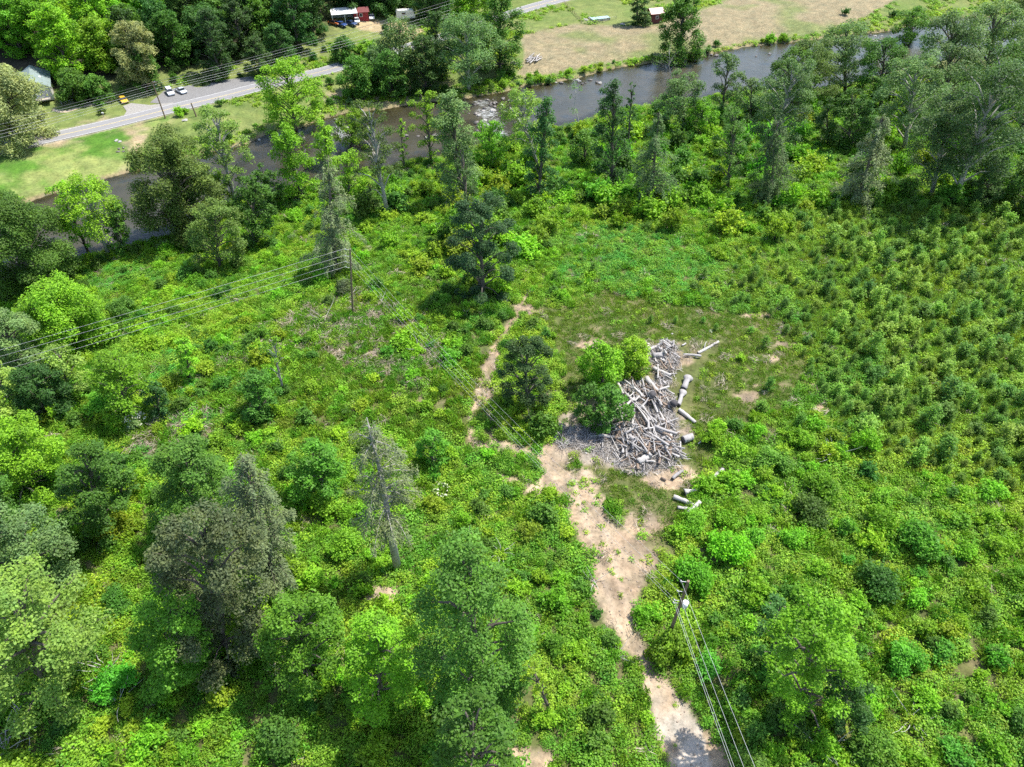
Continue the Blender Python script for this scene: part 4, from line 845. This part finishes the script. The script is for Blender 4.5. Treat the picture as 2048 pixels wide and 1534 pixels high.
rp, rf, rtop, rat = pole(331, 237, 304, 163, 'tall roadside utility pole carrying the bundle of lines across the driveway', .17, (.985, .9, .8), 1)
b = MB(); d_ = (rtop-rf)*.96; b.box(d_, (2.4, .14, .16), .5); ca = b.build('crossarm', M['pole'], rp)
pole(393, 233, 382, 206, 'short leaning pole on the road verge', .2, (), 1)
for i in range(6):
    s = rf+(rtop-rf)*(.97-.055*i); wire(s, (*map(float, on_z(960, -18+i*6.5, ZR+11.2-.5*i)), ZR+11.2-.5*i), .9, '%s down of six lines crossing above the road to the right' % ORD[i], (.05, .02, .02, .024, .02, .02)[i], 'black_wire' if i in (0, 2) else 'wire', 'lines right of the roadside pole')
    wire(s, (*map(float, on_z(-330, 312+i*9, ZR+11-.5*i)), ZR+11-.5*i), .7, '%s down of six lines running left past the cream-blossomed tree' % ORD[i], (.03, .02, .02, .024, .02, .02)[i], 'black_wire' if i in (0, 2) else 'wire', 'lines left of the roadside pole')
# ---------------- weathered logs ----------------
def mat_wood(name, c0, c1, dark):
    m, n, l, p = new_mat(name); g = n.new('ShaderNodeTexCoord'); mp = n.new('ShaderNodeMapping'); mp.inputs['Scale'].default_value = (9, 9, .8); l.new(g.outputs['Object'], mp.inputs[0]); t = noise(n, l, 1.3, 7, mp.outputs[0], .7); r = ramp(n, l, t.outputs[0], [(.28, dark), (.45, c0), (.75, c1)])
    oi = n.new('ShaderNodeObjectInfo'); q = ramp(n, l, oi.outputs['Random'], [(0, (.68, .67, .68)), (1, (1.12, 1.1, 1.06))]); c = mixc(n, l, r.outputs[0], q.outputs[0], 1.0, 'MULTIPLY'); l.new(c, p.inputs['Base Color']); p.inputs['Roughness'].default_value = .85; bump(n, l, p, t.outputs[0], .5, .03); return m
M['wood'] = mat_wood('weathered_wood', (.42, .40, .385), (.58, .56, .54), (.10, .09, .085)); M['wood_brown'] = mat_wood('brown_wood', (.26, .19, .14), (.36, .29, .23), (.10, .07, .05)); M['cut'] = mat_wood('rotted_cut_end', (.085, .08, .085), (.16, .15, .15), (.03, .03, .03))
def log_mesh(L, r, rnd, bend=.05, forks=0, taper=.75, n=9, flare=0, wood='wood'):
    """lies along its own z axis"""
    b = MB(); k = 7; bx, by = rnd.uniform(-bend, bend)*L, rnd.uniform(-bend, bend)*L; pts = []; rad = []
    for i in range(k):
        t = i/(k-1); pts.append((bx*math.sin(t*3.14)+rnd.uniform(-.1, .1)*r, by*math.sin(t*3.14)+rnd.uniform(-.1, .1)*r, L*(t-.5))); rad.append(r*(1+(taper-1)*t)*rnd.uniform(.94, 1.06)*(1+flare*max(0, .25-t)*4))
    b.tube(pts, rad, n, 0, True, 1, .16, rnd)
    for _ in range(forks):
        t = rnd.uniform(.35, .85); i = int(t*(k-1)); p = Vector(pts[i]); a = rnd.uniform(0, 6.28); l2 = L*rnd.uniform(.2, .4); e = p+Vector((math.cos(a)*l2*.6, math.sin(a)*l2*.6, l2*.8)); b.tube([p, p.lerp(e, .5)+Vector((rnd.uniform(-.05, .05)*L,)*3), e], [r*.5, r*.33, r*.12], 5, 0, True, 1)
    return b.mesh('log', [M[wood], M['cut']], True)
def lay(o, A, B):
    A, B = Vector(A), Vector(B); d = B-A; o.location = (A+B)*.5; o.rotation_mode = 'QUATERNION'; o.rotation_quaternion = d.to_track_quat('Z', 'Y')
C4 = lambda x, y: (1100+x*.2607, 660+y*.2607)
BIG = [(745,170,895,85,26,.2,'long pale log lying at the top end of the pile'),(1130,190,1290,100,22,.15,'branched pale limb pointing to the grass at the top right of the pile'),(1020,200,1155,215,22,.1,'grey limb joined crosswise to the branched pale one'),(785,215,862,215,58,.1,'short pale slab-like log in the upper part of the pile'),(850,160,890,280,18,.5,'upright-lying branch in the upper part of the pile'),(822,290,820,400,14,.6,'thin branch standing between the upper and the main pile'),(790,310,925,370,36,.3,'stout log bridging the upper and the main pile'),(1055,385,1020,470,54,.15,'thick trunk section with a ragged root end right of the pile'),(1018,490,983,590,42,.15,'split trunk section just below the ragged root end'),(985,622,1115,718,34,.15,'straight grey log sticking out at the right of the pile'),(732,545,805,545,74,.75,'wide drum-like log with a dark round end in the upper main pile'),(900,600,962,592,64,.45,'dark-ended drum log near the right edge of the pile'),(1015,862,1090,838,66,.1,'pale barrel-shaped log alone at the right foot of the pile'),(668,1036,765,978,54,.3,'thick log with a black hollow end at the bottom of the pile'),(735,400,818,512,46,.6,'thick log slanting down in the top of the main pile'),(600,848,668,892,48,.6,'short thick log in the lower left of the pile'),(365,825,592,858,24,.35,'long thin trunk reaching out at the left of the pile'),(515,430,562,512,22,.5,'pale branch at the upper left of the pile'),(580,530,702,642,26,.8,'curved pale branch across the upper left of the pile'),(830,492,906,462,18,.7,'short branch beside the slanting thick log'),(700,400,732,520,14,.8,'thin curved branch left of the slanting thick log'),(790,772,968,832,22,.9,'pale limb across the right half of the pile'),(880,940,922,830,24,.5,'pale branch pointing down at the lower right of the pile'),(1000,862,1006,960,14,.15,'thin stick left of the barrel-shaped log'),(930,912,1022,992,12,.1,'thin crooked stick below the pile on the right'),(935,1150,1015,1090,24,.1,'short pale log on bare earth below the pile'),(1030,1262,1130,1240,36,.2,'flared pale stump piece among the lower logs'),(1180,1222,1322,1086,30,.2,'long pale trunk of the lower group, running up right'),(945,1292,1112,1360,34,.15,'stout grey log of the lower group'),(975,1372,1092,1390,22,.1,'thin grey log under the stout one in the lower group'),(1055,1430,1142,1340,38,.3,'short thick log ending the lower group'),(1310,1160,1442,1096,36,.1,'brown rotten log half hidden by the bushes'),(850,1140,890,1160,18,.08,'small brown chunk below the pile'),(1190,850,1135,880,10,.1,'thin white stick right of the barrel-shaped log'),(1040,110,1010,125,14,.1,'small stick at the top of the pile'),(60,780,95,890,12,.1,'thin dead branch in the debris left of the pile'),(20,860,80,780,12,.1,'bleached stick leaning over the debris at the left'),(560,640,640,560,20,.8,'pale branch in the left middle of the pile'),(640,700,600,830,18,1.0,'bright bleached branch in the left middle of the pile'),(700,620,760,740,18,1.1,'bleached pole in the centre of the pile')]
rl = random.Random(4)
for x1, y1, x2, y2, dm, lift, lab in BIG:
    A = Vector(gp(*C4(x1, y1))); B = Vector(gp(*C4(x2, y2))); r = dm*.2607*.5*.078*(.82 if dm > 30 else 1); L = max((B-A).length, r*1.5); brown = 'brown' in lab
    fl = 2.2 if ('flared' in lab or 'root' in lab) else 0
    me = log_mesh(L, r, rl, .03 if r > .25 else .07, 1 if 'branched' in lab or 'limb' in lab else 0, .9, 12 if r > .2 else 7, fl*.3, 'wood_brown' if brown else 'wood'); o = link('log', me)
    z1 = Vector((0, 0, r*.8+lift))
    if 'drum' in lab: mid_ = (A+B)*.5; A = mid_+Vector((.1, -.35, .45)); B = mid_+Vector((-.1, .35, -.35))
    lay(o, A+z1, B+z1+Vector((0, 0, .05*rl.uniform(-1, 1)*L))); tag(o, lab, 'log')
PM = [(515,420),(600,400),(700,385),(860,430),(930,560),(900,680),(945,800),(1000,960),(880,1010),(700,1060),(600,1040),(480,960),(440,880),(350,850),(330,790),(450,720),(540,640),(570,560)]
PU = [(750,170),(890,80),(965,130),(985,260),(935,380),(860,430),(800,330),(780,200)]
STK = [(log_mesh(2.2, .115, rl, .07, f, .5, 7, 0, wd_), f) for f, wd_ in ((0, 'wood'), (0, 'wood'), (1, 'wood'), (0, 'wood'), (1, 'wood'), (0, 'wood_brown'), (1, 'wood'), (0, 'wood'), (2, 'wood'), (1, 'wood_brown'))]; SL = []
for poly, cnt in ((PM, 252), (PU, 44)):
    P4 = [C4(*p) for p in poly]; n = 0
    while n < cnt:
        px, py = rl.uniform(1180, 1365), rl.uniform(680, 940)
        if not inpoly(np.array([px]), np.array([py]), P4)[0]: continue
        n += 1; x, y, z = gp(px, py); e = float(segdist(np.array([px]), np.array([py]), P4+[P4[0]])[0]); top = min(1.5, .3+e*.05)
        a = rl.gauss(math.radians(112), .4) if rl.random() < .62 else rl.uniform(0, 3.14); L = rl.uniform(1.3, 4.2) if poly is PM else rl.uniform(.8, 2.3); me, f = rl.choice(STK); s = rl.choice([.45, .6, .8, 1.0, 1.3, 1.7])
        o = link('branch', me); h = top*rl.random()**.6+.1; d = Vector((math.cos(a), math.sin(a), rl.uniform(-.18, .18)))*L*.5; c = Vector((x, y, z+h)); lay(o, c-d, c+d); o.scale = (s, s, L/2.2); tag(o, 'bleached branch', 'branch', 'bleached branches of the log pile'); SL.append((o, px, py))
rank_labels(SL, 'bleached branch in the log pile', 12)
x5, y5, z5, px5, py5 = cand(200000, 60, 95); LOGW = [C4(*p) for p in [(300,740),(500,640),(500,420),(850,400),(960,560),(960,800),(1040,980),(900,1080),(620,1100),(440,1010),(250,900),(60,900),(40,760)]]
k5 = inpoly(px5, py5, LOGW) | inpoly(px5, py5, [C4(*p) for p in PU]); M['chips'] = mat_leaf('wood_chips', (.42, .39, .36), trans=.02, hue=.01, var=.5)
cover('wood_debris', 'grey bark, twigs and splinters littering the ground round the log pile', np.c_[x5, y5, z5+.04][k5][:1300], 'sticks', M['chips'], .36, 1.5, .16, 15, scale=(.6, 1.4))
# ---------------- rocks ----------------
M['rock'] = plain('pale_rock', (.36, .345, .32), .85, var=.35, scale=2); M['rock_dark'] = plain('wet_rock', (.13, .115, .10), .5, var=.4, scale=2)
RK = []
for i in range(6): b = MB(); b.ball((0, 0, .25), (1, .75, .55), 0, 9, 6, .22, rl); RK.append(b.mesh('rock', M['rock'])); 
RKD = [m.copy() for m in RK]
for m in RKD: m.materials[0] = M['rock_dark']
def rock(px, py, s, lab, dark=False, grp=None, z=None):
    x, y, zz = gp(px, py); zz = max(zz, ZW-.15) if z is None else z
    if z is not None: x, y = map(float, on_z(px, py, z))
    o = link('rock', rl.choice(RKD if dark else RK)); o.location = (x, y, zz-.1*s); o.scale = (s*rl.uniform(.8, 1.2), s*rl.uniform(.8, 1.2), s*rl.uniform(.7, 1.1)); o.rotation_euler = (0, 0, rl.uniform(0, 6.28)); tag(o, lab, 'rock', grp); return o
for px, py, s, lab in [(1268,1240,.32,'white stone on the dirt track near the utility pole'),(1422,663,.42,'pale stone in the grass above the log pile'),(1344,668,.25,'small pale stone in the grass left of the other one'),(233,281,.6,'white boulder on the lawn, left one of the pair'),(240,284,.55,'white boulder on the lawn, right one of the pair'),(1036,131,1.1,'dark-sided boulder at the corner of the hay field'),(1027,127,.8,'smaller boulder beside the corner boulder of the hay field'),(1171,40,1.0,'white rubble block at the left end of the garden enclosure'),(1180,37,.9,'second white rubble block by the garden enclosure'),(1245,50,.9,'pale stone right of the garden enclosure'),(1172,906,.2,'small stone in the debris left of the log pile'),(370,241,.8,'flat pale stone slab on the verge near the roadside pole')]: rock(px, py, s, lab)
for px, py in ((238,298),(247,296),(236,304),(247,303)): rock(px, py, .42, '%s flat grey stone of the small square on the lawn' % {(238,298): 'far left', (247,296): 'far right', (236,304): 'near left', (247,303): 'near right'}[(px, py)], True, 'grey stones in a square on the lawn')
RL = []
for cx, cy, rx, ry, n in ((975,240,34,34,46),(685,268,24,26,18),(1050,255,40,14,8),(860,270,60,20,6),(1450,110,60,4,9),(560,275,60,6,8),(1160,165,60,6,10),(1755,85,60,14,26),(1000,205,50,10,10)):
    for _ in range(n):
        px, py = rl.gauss(cx, rx*.5), rl.gauss(cy, ry*.5); o = rock(px, py, rl.uniform(.3, .95), 'rock', rl.random() < .75, 'rocks in the river', ZW+.02 if cx != 1755 else None); RL.append((o, px, py))
rank_labels(RL, 'rock in or beside the river', 24)
# fallen white logs in the river by the rapids
for px1, py1, px2, py2, lab in ((1003,208,1010,215,'short dead log in the water above the rapids'),(1020,215,1046,252,'long dead limb slanting over the water beside the rapids'),(1073,252,1080,272,'bleached leaning stem at the water edge'),(985,258,993,272,'bleached log stuck in the rapids')):
    A = Vector((*map(float, on_z(px1, py1, ZW+.5)), ZW+.5)); B = Vector((*map(float, on_z(px2, py2, ZW+.4)), ZW+.4)); o = link('log', log_mesh((B-A).length, .2, rl, .03)); lay(o, A, B); tag(o, lab, 'log')
WP = []
for i in range(14):
    px, py = rl.uniform(1056, 1076), rl.uniform(114, 126); x, y, z = gp(px, py); a = rl.gauss(.9, .3); L = rl.uniform(2, 4.4); d = Vector((math.cos(a), math.sin(a), rl.uniform(-.1, .2)))*L*.5; c = Vector((x, y, z+rl.uniform(.2, .8))); o = link('log', rl.choice(STK)[0]); lay(o, c-d, c+d); o.scale = (2, 2, L/2.2); tag(o, 'pale log', 'log', 'small woodpile on the hay field'); WP.append((o, px, py))
rank_labels(WP, 'pale log of the small woodpile on the hay field', 4)
# bare twigs showing through the big crowns and brush
TWG = []
for i in range(4):
    b = MB()
    for _ in range(9):
        a = rl.uniform(0, 6.28); p = Vector((0, 0, 0)); d = Vector((math.cos(a), math.sin(a), rl.uniform(.1, .8))); pts = [p]
        for k in range(4): d += Vector((rl.uniform(-.35, .35), rl.uniform(-.35, .35), rl.uniform(-.2, .2))); p = p+d*.45; pts.append(p)
        b.tube(pts, [.045, .035, .026, .018, .008], 4)
    TWG.append(b.mesh('dead_brush', M['dead_wood']))
for px, py, s, h, lab in [(215,1340,1.6,.6,'tangle of bare grey branches beside the large pale tree'),(240,1405,1.5,.4,'bare fallen branches in the weeds below the pale tree'),(55,1450,1.7,.5,'dead grey branches at the lower left corner'),(15,1500,1.5,.4,'bare branch tangle nearest the lower left corner'),(1665,915,1.3,1.2,'dead forked twig standing in the thicket below the saplings'),(1640,1500,1.4,.5,'grey fallen brush near the bottom right'),(1820,1440,1.3,.5,'dead brush among the bushes at the bottom right'),(840,700,1.4,.2,'pale brush heap on the weedy slope'),(700,595,1.4,.2,'pale brush heap by the foot of the middle pole'),(650,640,1.5,.2,'grey brush left of the middle pole foot'),(300,850,1.2,.2,'grey brush near the white-flowered elder'),(1000,1110,1.2,.8,'dead twigs above the large shadowy tree'),(1125,890,1.3,.1,'dead branches left of the log pile'),(1190,1165,1.1,.2,'dry grey brush on the left verge of the dirt track'),(1230,1310,1.2,.2,'dry grey brush on the track verge below the pole shadow'),(760,610,1.2,.2,'dry brush heap under the long wires')]:
    x, y, z = gp(px, py); o = link('dead_brush', rl.choice(TWG)); o.location = (x, y, z+h*.5); o.scale = (s, s, s); o.rotation_euler = (0, 0, rl.uniform(0, 6.28)); tag(o, lab, 'dead branches')
# ---------------- buildings and yard things on the far side ----------------
def metal_roof(name, c): 
    m, n, l, p = new_mat(name); g = n.new('ShaderNodeTexCoord'); wv = n.new('ShaderNodeTexWave'); wv.inputs['Scale'].default_value = 1.1; l.new(g.outputs['Object'], wv.inputs[0]); r = ramp(n, l, wv.outputs[0], [(0, tuple(k*.8 for k in c)), (.25, c), (1, c)]); t = noise(n, l, .7, 4); q = ramp(n, l, t.outputs[0], [(.3, (.8, .78, .75)), (.7, (1.1, 1.1, 1.1))]); cc = mixc(n, l, r.outputs[0], q.outputs[0], .7, 'MULTIPLY'); l.new(cc, p.inputs['Base Color']); p.inputs['Roughness'].default_value = .45; bump(n, l, p, wv.outputs[0], .3, .04); return m
M['roof_green'] = metal_roof('green_metal_roof', (.24, .30, .29)); M['roof_white'] = metal_roof('white_metal_roof', (.80, .80, .78)); M['roof_rust'] = metal_roof('rusty_roof', (.42, .22, .19)); M['roof_red'] = metal_roof('red_metal_roof', (.17, .03, .03))
M['siding'] = plain('pale_siding', (.55, .54, .50), .8, var=.08); M['red_wall'] = plain('red_boards', (.30, .03, .035), .8, var=.3); M['dark_red'] = plain('dark_red_boards', (.12, .035, .03), .85, var=.3); M['glass'] = plain('dark_glass', (.03, .035, .045), .08, var=.1); M['deck'] = plain('deck_boards', (.38, .33, .28), .85); M['tin'] = plain('grey_tin', (.40, .42, .43), .5, .3)
def building(name, px, py, rz, L, W, H, rise, wall, roof, label, cat, porch=0, windows=2):
    x, y, z = gp(px, py); o = empty(name, (x, y, z), rz)
    b = MB(); v = [(-L/2, -W/2, -.6), (L/2, -W/2, -.6), (L/2, W/2, -.6), (-L/2, W/2, -.6), (-L/2, -W/2, H), (L/2, -W/2, H), (L/2, W/2, H), (-L/2, W/2, H), (-L/2, 0, H+rise), (L/2, 0, H+rise)]
    b.add(v, [(0, 1, 5, 4), (2, 3, 7, 6), (1, 2, 6, 9, 5), (3, 0, 4, 8, 7)]); b.build('wall', M[wall], o)
    e = .45; b = MB()
    for s in (-1, 1):
        y1 = s*(W/2+e); z1 = H-rise*e/(W/2); q = [(-L/2-e, 0, H+rise+.06), (L/2+e, 0, H+rise+.06), (L/2+e, y1, z1+.06), (-L/2-e, y1, z1+.06)]; u = [(a, c_, d-.09) for a, c_, d in q]; f = [(0, 1, 2, 3), (7, 6, 5, 4), (0, 4, 5, 1), (1, 5, 6, 2), (2, 6, 7, 3), (3, 7, 4, 0)]
        b.add(q+u, f if s < 0 else [t[::-1] for t in f])
    b.build('roof', M[roof], o)
    for i in range(windows):
        for s in (-1, 1):
            xx = L*(-.28+.56*i/max(1, windows-1)) if windows > 1 else 0; b = MB(); b.box((xx, s*(W/2+.03), H*.58), (1.1, .07, 1.1)); fo = b.build('window', M['white'], o); b = MB(); b.box((xx, s*(W/2+.06), H*.58), (.9, .06, .9)); b.build('pane', M['glass'], fo)
    b = MB(); b.box((L/2+.03, 0, 1.05), (.07, .95, 2.1)); d = b.build('door', M['white'], o); b = MB(); b.ball((L/2+.1, .35, 1.0), .05); b.build('handle', M['steel'], d)
    if porch:
        b = MB(); b.box((L/2+porch/2+.02, 0, .3), (porch, W*.8, .2)); pq = b.build('porch', M['deck'], o)
        for s in (-1, 0, 1): b = MB(); b.box((L/2+porch-.1, s*W*.38, 1.4), (.14, .14, 2.2)); b.build('post', M['white'], pq)
        b = MB(); b.box((L/2+porch-.08, 0, 1.15), (.06, W*.74, .08)); [b.box((L/2+porch-.08, k*W*.12-W*.36, .8), (.05, .05, .8)) for k in range(7)]; b.build('railing', M['white'], pq)
    return tag(o, label, cat)
h = building('house', 76, 184, math.atan2(-14, 7), 13, 8, 3.2, 2.2, 'siding', 'roof_green', 'house with a grey-green metal roof half hidden behind the cream-blossomed tree', 'house', 2.2)
x, y, z = gp(96, 190); o = empty('satellite_dish', (x-1.2, y+1.5, z+4.2)); b = MB(); b.ball((0, 0, .5), (.42, .42, .1), 0, 12, 6); b.build('dish', M['white'], o, True).rotation_euler = (.5, .3, 0); b = MB(); b.tube([(0, 0, -.9), (0, 0, .45)], .035); b.build('mast', M['steel'], o); tag(o, 'white satellite dish on the edge of the green metal roof', 'satellite dish')
building('shed', 1308, 44, .3, 4.6, 4.0, 3.6, 1.2, 'dark_red', 'roof_rust', 'small dark red shed with a rusty pink roof at the edge of the hay field', 'shed', 0, 1)
building('shed', 722, 36, .25, 5.2, 4.0, 2.6, .9, 'red_wall', 'roof_red', 'red shed right of the white-roofed carport', 'shed', 0, 1)
def carport(px, py, rz, L, W, H):
    x, y, z = gp(px, py); o = empty('carport', (x, y, z), rz); b = MB(); b.add([(-L/2, -W/2, H), (L/2, -W/2, H), (L/2, W/2, H+.7), (-L/2, W/2, H+.7), (-L/2, -W/2, H-.12), (L/2, -W/2, H-.12), (L/2, W/2, H+.58), (-L/2, W/2, H+.58)], [(0, 1, 2, 3), (7, 6, 5, 4), (0, 4, 5, 1), (1, 5, 6, 2), (2, 6, 7, 3), (3, 7, 4, 0)]); b.build('roof', M['roof_white'], o)
    for sx in (-1, 0, 1):
        for sy in (-1, 1): b = MB(); b.box((sx*(L/2-.2), sy*(W/2-.2), (H+(.5 if sy > 0 else 0))/2-.2), (.14, .14, H+.3+(.5 if sy > 0 else 0)-.2)); b.build('post', M['white'], o)
    b = MB(); b.box((0, W/2-.1, H/2), (L-.6, .08, H-.2)); b.build('back_panel', M['tin'], o); tag(o, 'open carport with a bright white metal roof above the road', 'carport')
carport(690, 42, .28, 9.0, 5.5, 3.0)
PAINT = {}
def paint(c):
    if c not in PAINT: PAINT[c] = plain('car_paint', c, .25, .1, .03)
    return PAINT[c]
M['tyre'] = plain('tyre', (.03, .03, .03), .8); M['lamp'] = plain('headlamp', (.7, .7, .68), .15, var=.05); M['red_lamp'] = plain('tail_lamp', (.4, .02, .02), .2, var=.05)
def car(px, py, rz, c, label, kind='car', cat='car', L=4.5, W=1.8, H=1.5):
    x, y, z = gp(px, py); o = empty('parked_car' if kind != 'van' else 'motorhome', (x, y, z+.03), rz); P = paint(c); b = MB(); hb = H*.62; 
    if kind == 'van': prof = [(-L/2, .35), (-L/2, H), (L*.40, H), (L*.47, H*.62), (L/2, H*.45), (L/2, .35)]
    else: prof = [(-L/2, .38), (-L/2+.02, hb*.92), (-L*.30, hb), (L*.20, hb*.98), (L*.44, hb*.80), (L/2, hb*.62), (L/2, .35)]
    N = len(prof); vs = [(a, s*W/2*(1 if k else 1), q) for s, k in ((-1, 0), (1, 1)) for a, q in prof]; b.add(vs, [tuple(range(N)), tuple(range(2*N-1, N-1, -1))]+[(i, N+i, N+(i+1) % N, (i+1) % N) for i in range(N)]); b.build('body', P, o)
    if kind != 'van':
        x0, x1 = {'car': (-.34, .20), 'suv': (-.47, .22), 'pickup': (-.08, .24)}[kind]; b = MB(); cx = (x0+x1)/2*L; b.box((cx, 0, (hb+H)/2-.03), ((x1-x0)*L, W*.92, H-hb+.02), 0, 0, .80); g_ = b.build('window', M['glass'], o); b = MB(); b.box((cx, 0, H-.03), ((x1-x0)*L*.82, W*.76, .07), 0, 0, .95); b.build('roof', P, o)
        if kind == 'pickup': b = MB(); b.box((-L*.30, 0, hb+.01), (L*.36, W*.8, .05)); b.build('load_bed', M['tyre'], o)
    else:
        b = MB(); b.box((L*.44, 0, H*.72), (.5, W*.85, H*.25)); b.build('windscreen', M['glass'], o); b = MB(); b.box((-L*.1, -W/2-.01, H*.68), (1.4, .05, .6)); b.build('window', M['glass'], o); b = MB(); b.box((-L*.15, 0, H+.12), (.8, .7, .22)); b.build('roof_vent', M['white'], o)
    for sx in (-.31, .31):
        for s in (-1, 1):
            b = MB(); b.tube([(sx*L, s*(W/2-.2), .33), (sx*L, s*(W/2+.02), .33)], .33, 14); wq = b.build('wheel', M['tyre'], o); b = MB(); b.tube([(sx*L, s*(W/2-.0), .33), (sx*L, s*(W/2+.035), .33)], .19, 10); b.build('rim', M['steel'], wq)
    for s in (-1, 1): b = MB(); b.box((L/2-.01, s*W*.36, hb*.66), (.08, .3, .16)); b.build('headlight', M['lamp'], o); b = MB(); b.box((-L/2+.0, s*W*.4, hb*.75), (.08, .2, .2)); b.build('tail_light', M['red_lamp'], o)
    return tag(o, label, cat)
car(248, 204, -.9, (.75, .45, .03), 'small yellow car with a dark roof at the end of the driveway', 'car', 'car', 3.9)
car(341, 188, -1.0, (.72, .73, .75), 'white estate car parked in the tree shade beside the road', 'suv', 'car', 4.6, 1.85, 1.7)
car(363, 185, -.75, (.55, .60, .66), 'silver-blue pickup parked right of the white estate car', 'pickup', 'pickup')
car(682, 52, -.5, (.03, .07, .22), 'dark blue car parked in front of the white-roofed carport', 'car')
car(702, 50, -.5, (.05, .09, .2), 'blue car on the right beneath the carport edge', 'car')
car(669, 49, -.5, (.35, .10, .03), 'rusty orange car left of the dark blue one', 'car')
car(714, 44, -1.3, (.75, .75, .74), 'white pickup at the right corner of the carport', 'pickup', 'pickup')
car(744, 37, -1.4, (.78, .78, .78), 'white car parked right of the red shed', 'car')
car(812, 37, .15, (.78, .78, .76), 'large white motorhome at the end of the dusty yard', 'van', 'motorhome', 6.8, 2.4, 3.0)
def post_fence(name, pts, h, label, cat, mesh=True, mat='steel', step=2.2):
    P = [Vector(gp(*p)) for p in pts]; o = empty(name, P[0]); 
    for a, b_ in zip(P[:-1], P[1:]):
        n = max(1, int((b_-a).length/step))
        for i in range(n+1): q = a.lerp(b_, i/n)-P[0]; b = MB(); b.box(q+Vector((0, 0, h/2)), (.1, .1, h+.2)); b.build('post', M[mat], o)
        b = MB()
        for k in ((.25, .55, .95) if mesh else (.5, .95)): b.tube([a-P[0]+Vector((0, 0, h*k)), b_-P[0]+Vector((0, 0, h*k))], .035, 4)
        b.build('rail', M[mat], o)
    return tag(o, label, cat)
post_fence('wire_fence', [(120,206),(128,213),(150,206),(143,198),(120,206)], 1.1, 'small pale green wire pen on the lawn beside the porch', 'fence')
post_fence('garden_fence', [(1163,47),(1185,50),(1205,46),(1218,41),(1232,39)], 1.2, 'curved low fence of the garden enclosure at the top of the hay field', 'fence', True, 'deck')
post_fence('field_fence', [(1128,8),(1145,26),(1163,45)], 1.1, 'wire fence line running down to the garden enclosure', 'fence', True, 'pole')
x, y, z = gp(1200, 40); o = empty('cold_frame', (x, y, z), .35); b = MB(); b.box((0, 0, .35), (7, 2.6, .7)); b.build('box', M['tin'], o); M['cf'] = plain('greenish_sheet', (.35, .48, .44), .3, var=.1); b = MB(); b.box((0, 0, .78), (7.2, 2.8, .08)); [b.box((k*1.4-2.8, 0, .84), (.08, 2.8, .05)) for k in range(5)]; b.build('cover', M['cf'], o); tag(o, 'greenish sheet-covered cold frame inside the garden enclosure', 'cold frame')
x, y, z = gp(208, 234); o = empty('mailbox', (x, y, z)); b = MB(); b.box((0, 0, .5), (.12, .12, 1.1)); b.build('post', M['deck'], o); b = MB(); b.box((0, 0, 1.15), (.55, .25, .28)); b.build('box', M['white'], o); tag(o, 'white mailbox on a post at the roadside below the round bush', 'mailbox')
x, y, z = gp(731, 38); o = empty('utility_trailer', (x, y, z), -1.3); b = MB(); b.box((0, 0, .6), (2.6, 1.5, .5)); b.build('tub', M['white'], o)
for s in (-1, 1): b = MB(); b.tube([(0, s*.78, .3), (0, s*.92, .3)], .3, 10); b.build('wheel', M['tyre'], o)
tag(o, 'small white trailer between the red shed and the white car', 'trailer')
def px_strip(name, pts, wd, mat, dz=.03):
    P = [gp(*p) for p in pts]; xs = []
    for a, b_ in zip(P[:-1], P[1:]):
        for i in range(8): xs.append([a[k]+(b_[k]-a[k])*i/8 for k in (0, 1)])
    xs = np.array(xs); t = np.gradient(xs, axis=0); t /= np.linalg.norm(t, axis=1)[:, None]; nn = np.c_[-t[:, 1], t[:, 0]]; A = xs+nn*wd/2; B = xs-nn*wd/2; V = np.concatenate([np.c_[A, zg(A[:, 0], A[:, 1])+dz], np.c_[B, zg(B[:, 0], B[:, 1])+dz]]); n = len(xs)
    tag(link(name, np_mesh(name, V, [(n+i, n+i+1, i+1, i) for i in range(n-1)], mat)), kind='structure')
px_strip('garden_path', [(106,219),(118,223),(134,223),(152,217),(170,212),(192,207),(225,203)], 1.1, plain('tan_path', (.46, .38, .27), .95, var=.2))

x6, y6, z6, px6, py6 = cand(60000, 20, 110); b6 = bare_mask(x6, y6, px6, py6); k6 = (b6 > .5) & (rg.random(len(x6)) < .35) & ~inpoly(px6, py6, LOGS)
o = cover('track_stones', 'small stones and clods strewn over the bare dirt', np.c_[x6, y6, z6][k6], 'sticks', M['chips'], .2, .3, .1, 4, 6, (.04, .15)); cs = bpy.data.collections.new('stones')
M['clod'] = plain('clod', (.30, .235, .18), .95, var=.4)
for m_ in RK: m2 = m_.copy(); m2.materials[0] = M['clod']; cs.objects.link(bpy.data.objects.new('stone', m2))
o.modifiers[0].node_group.nodes['Collection Info'].inputs[0].default_value = cs
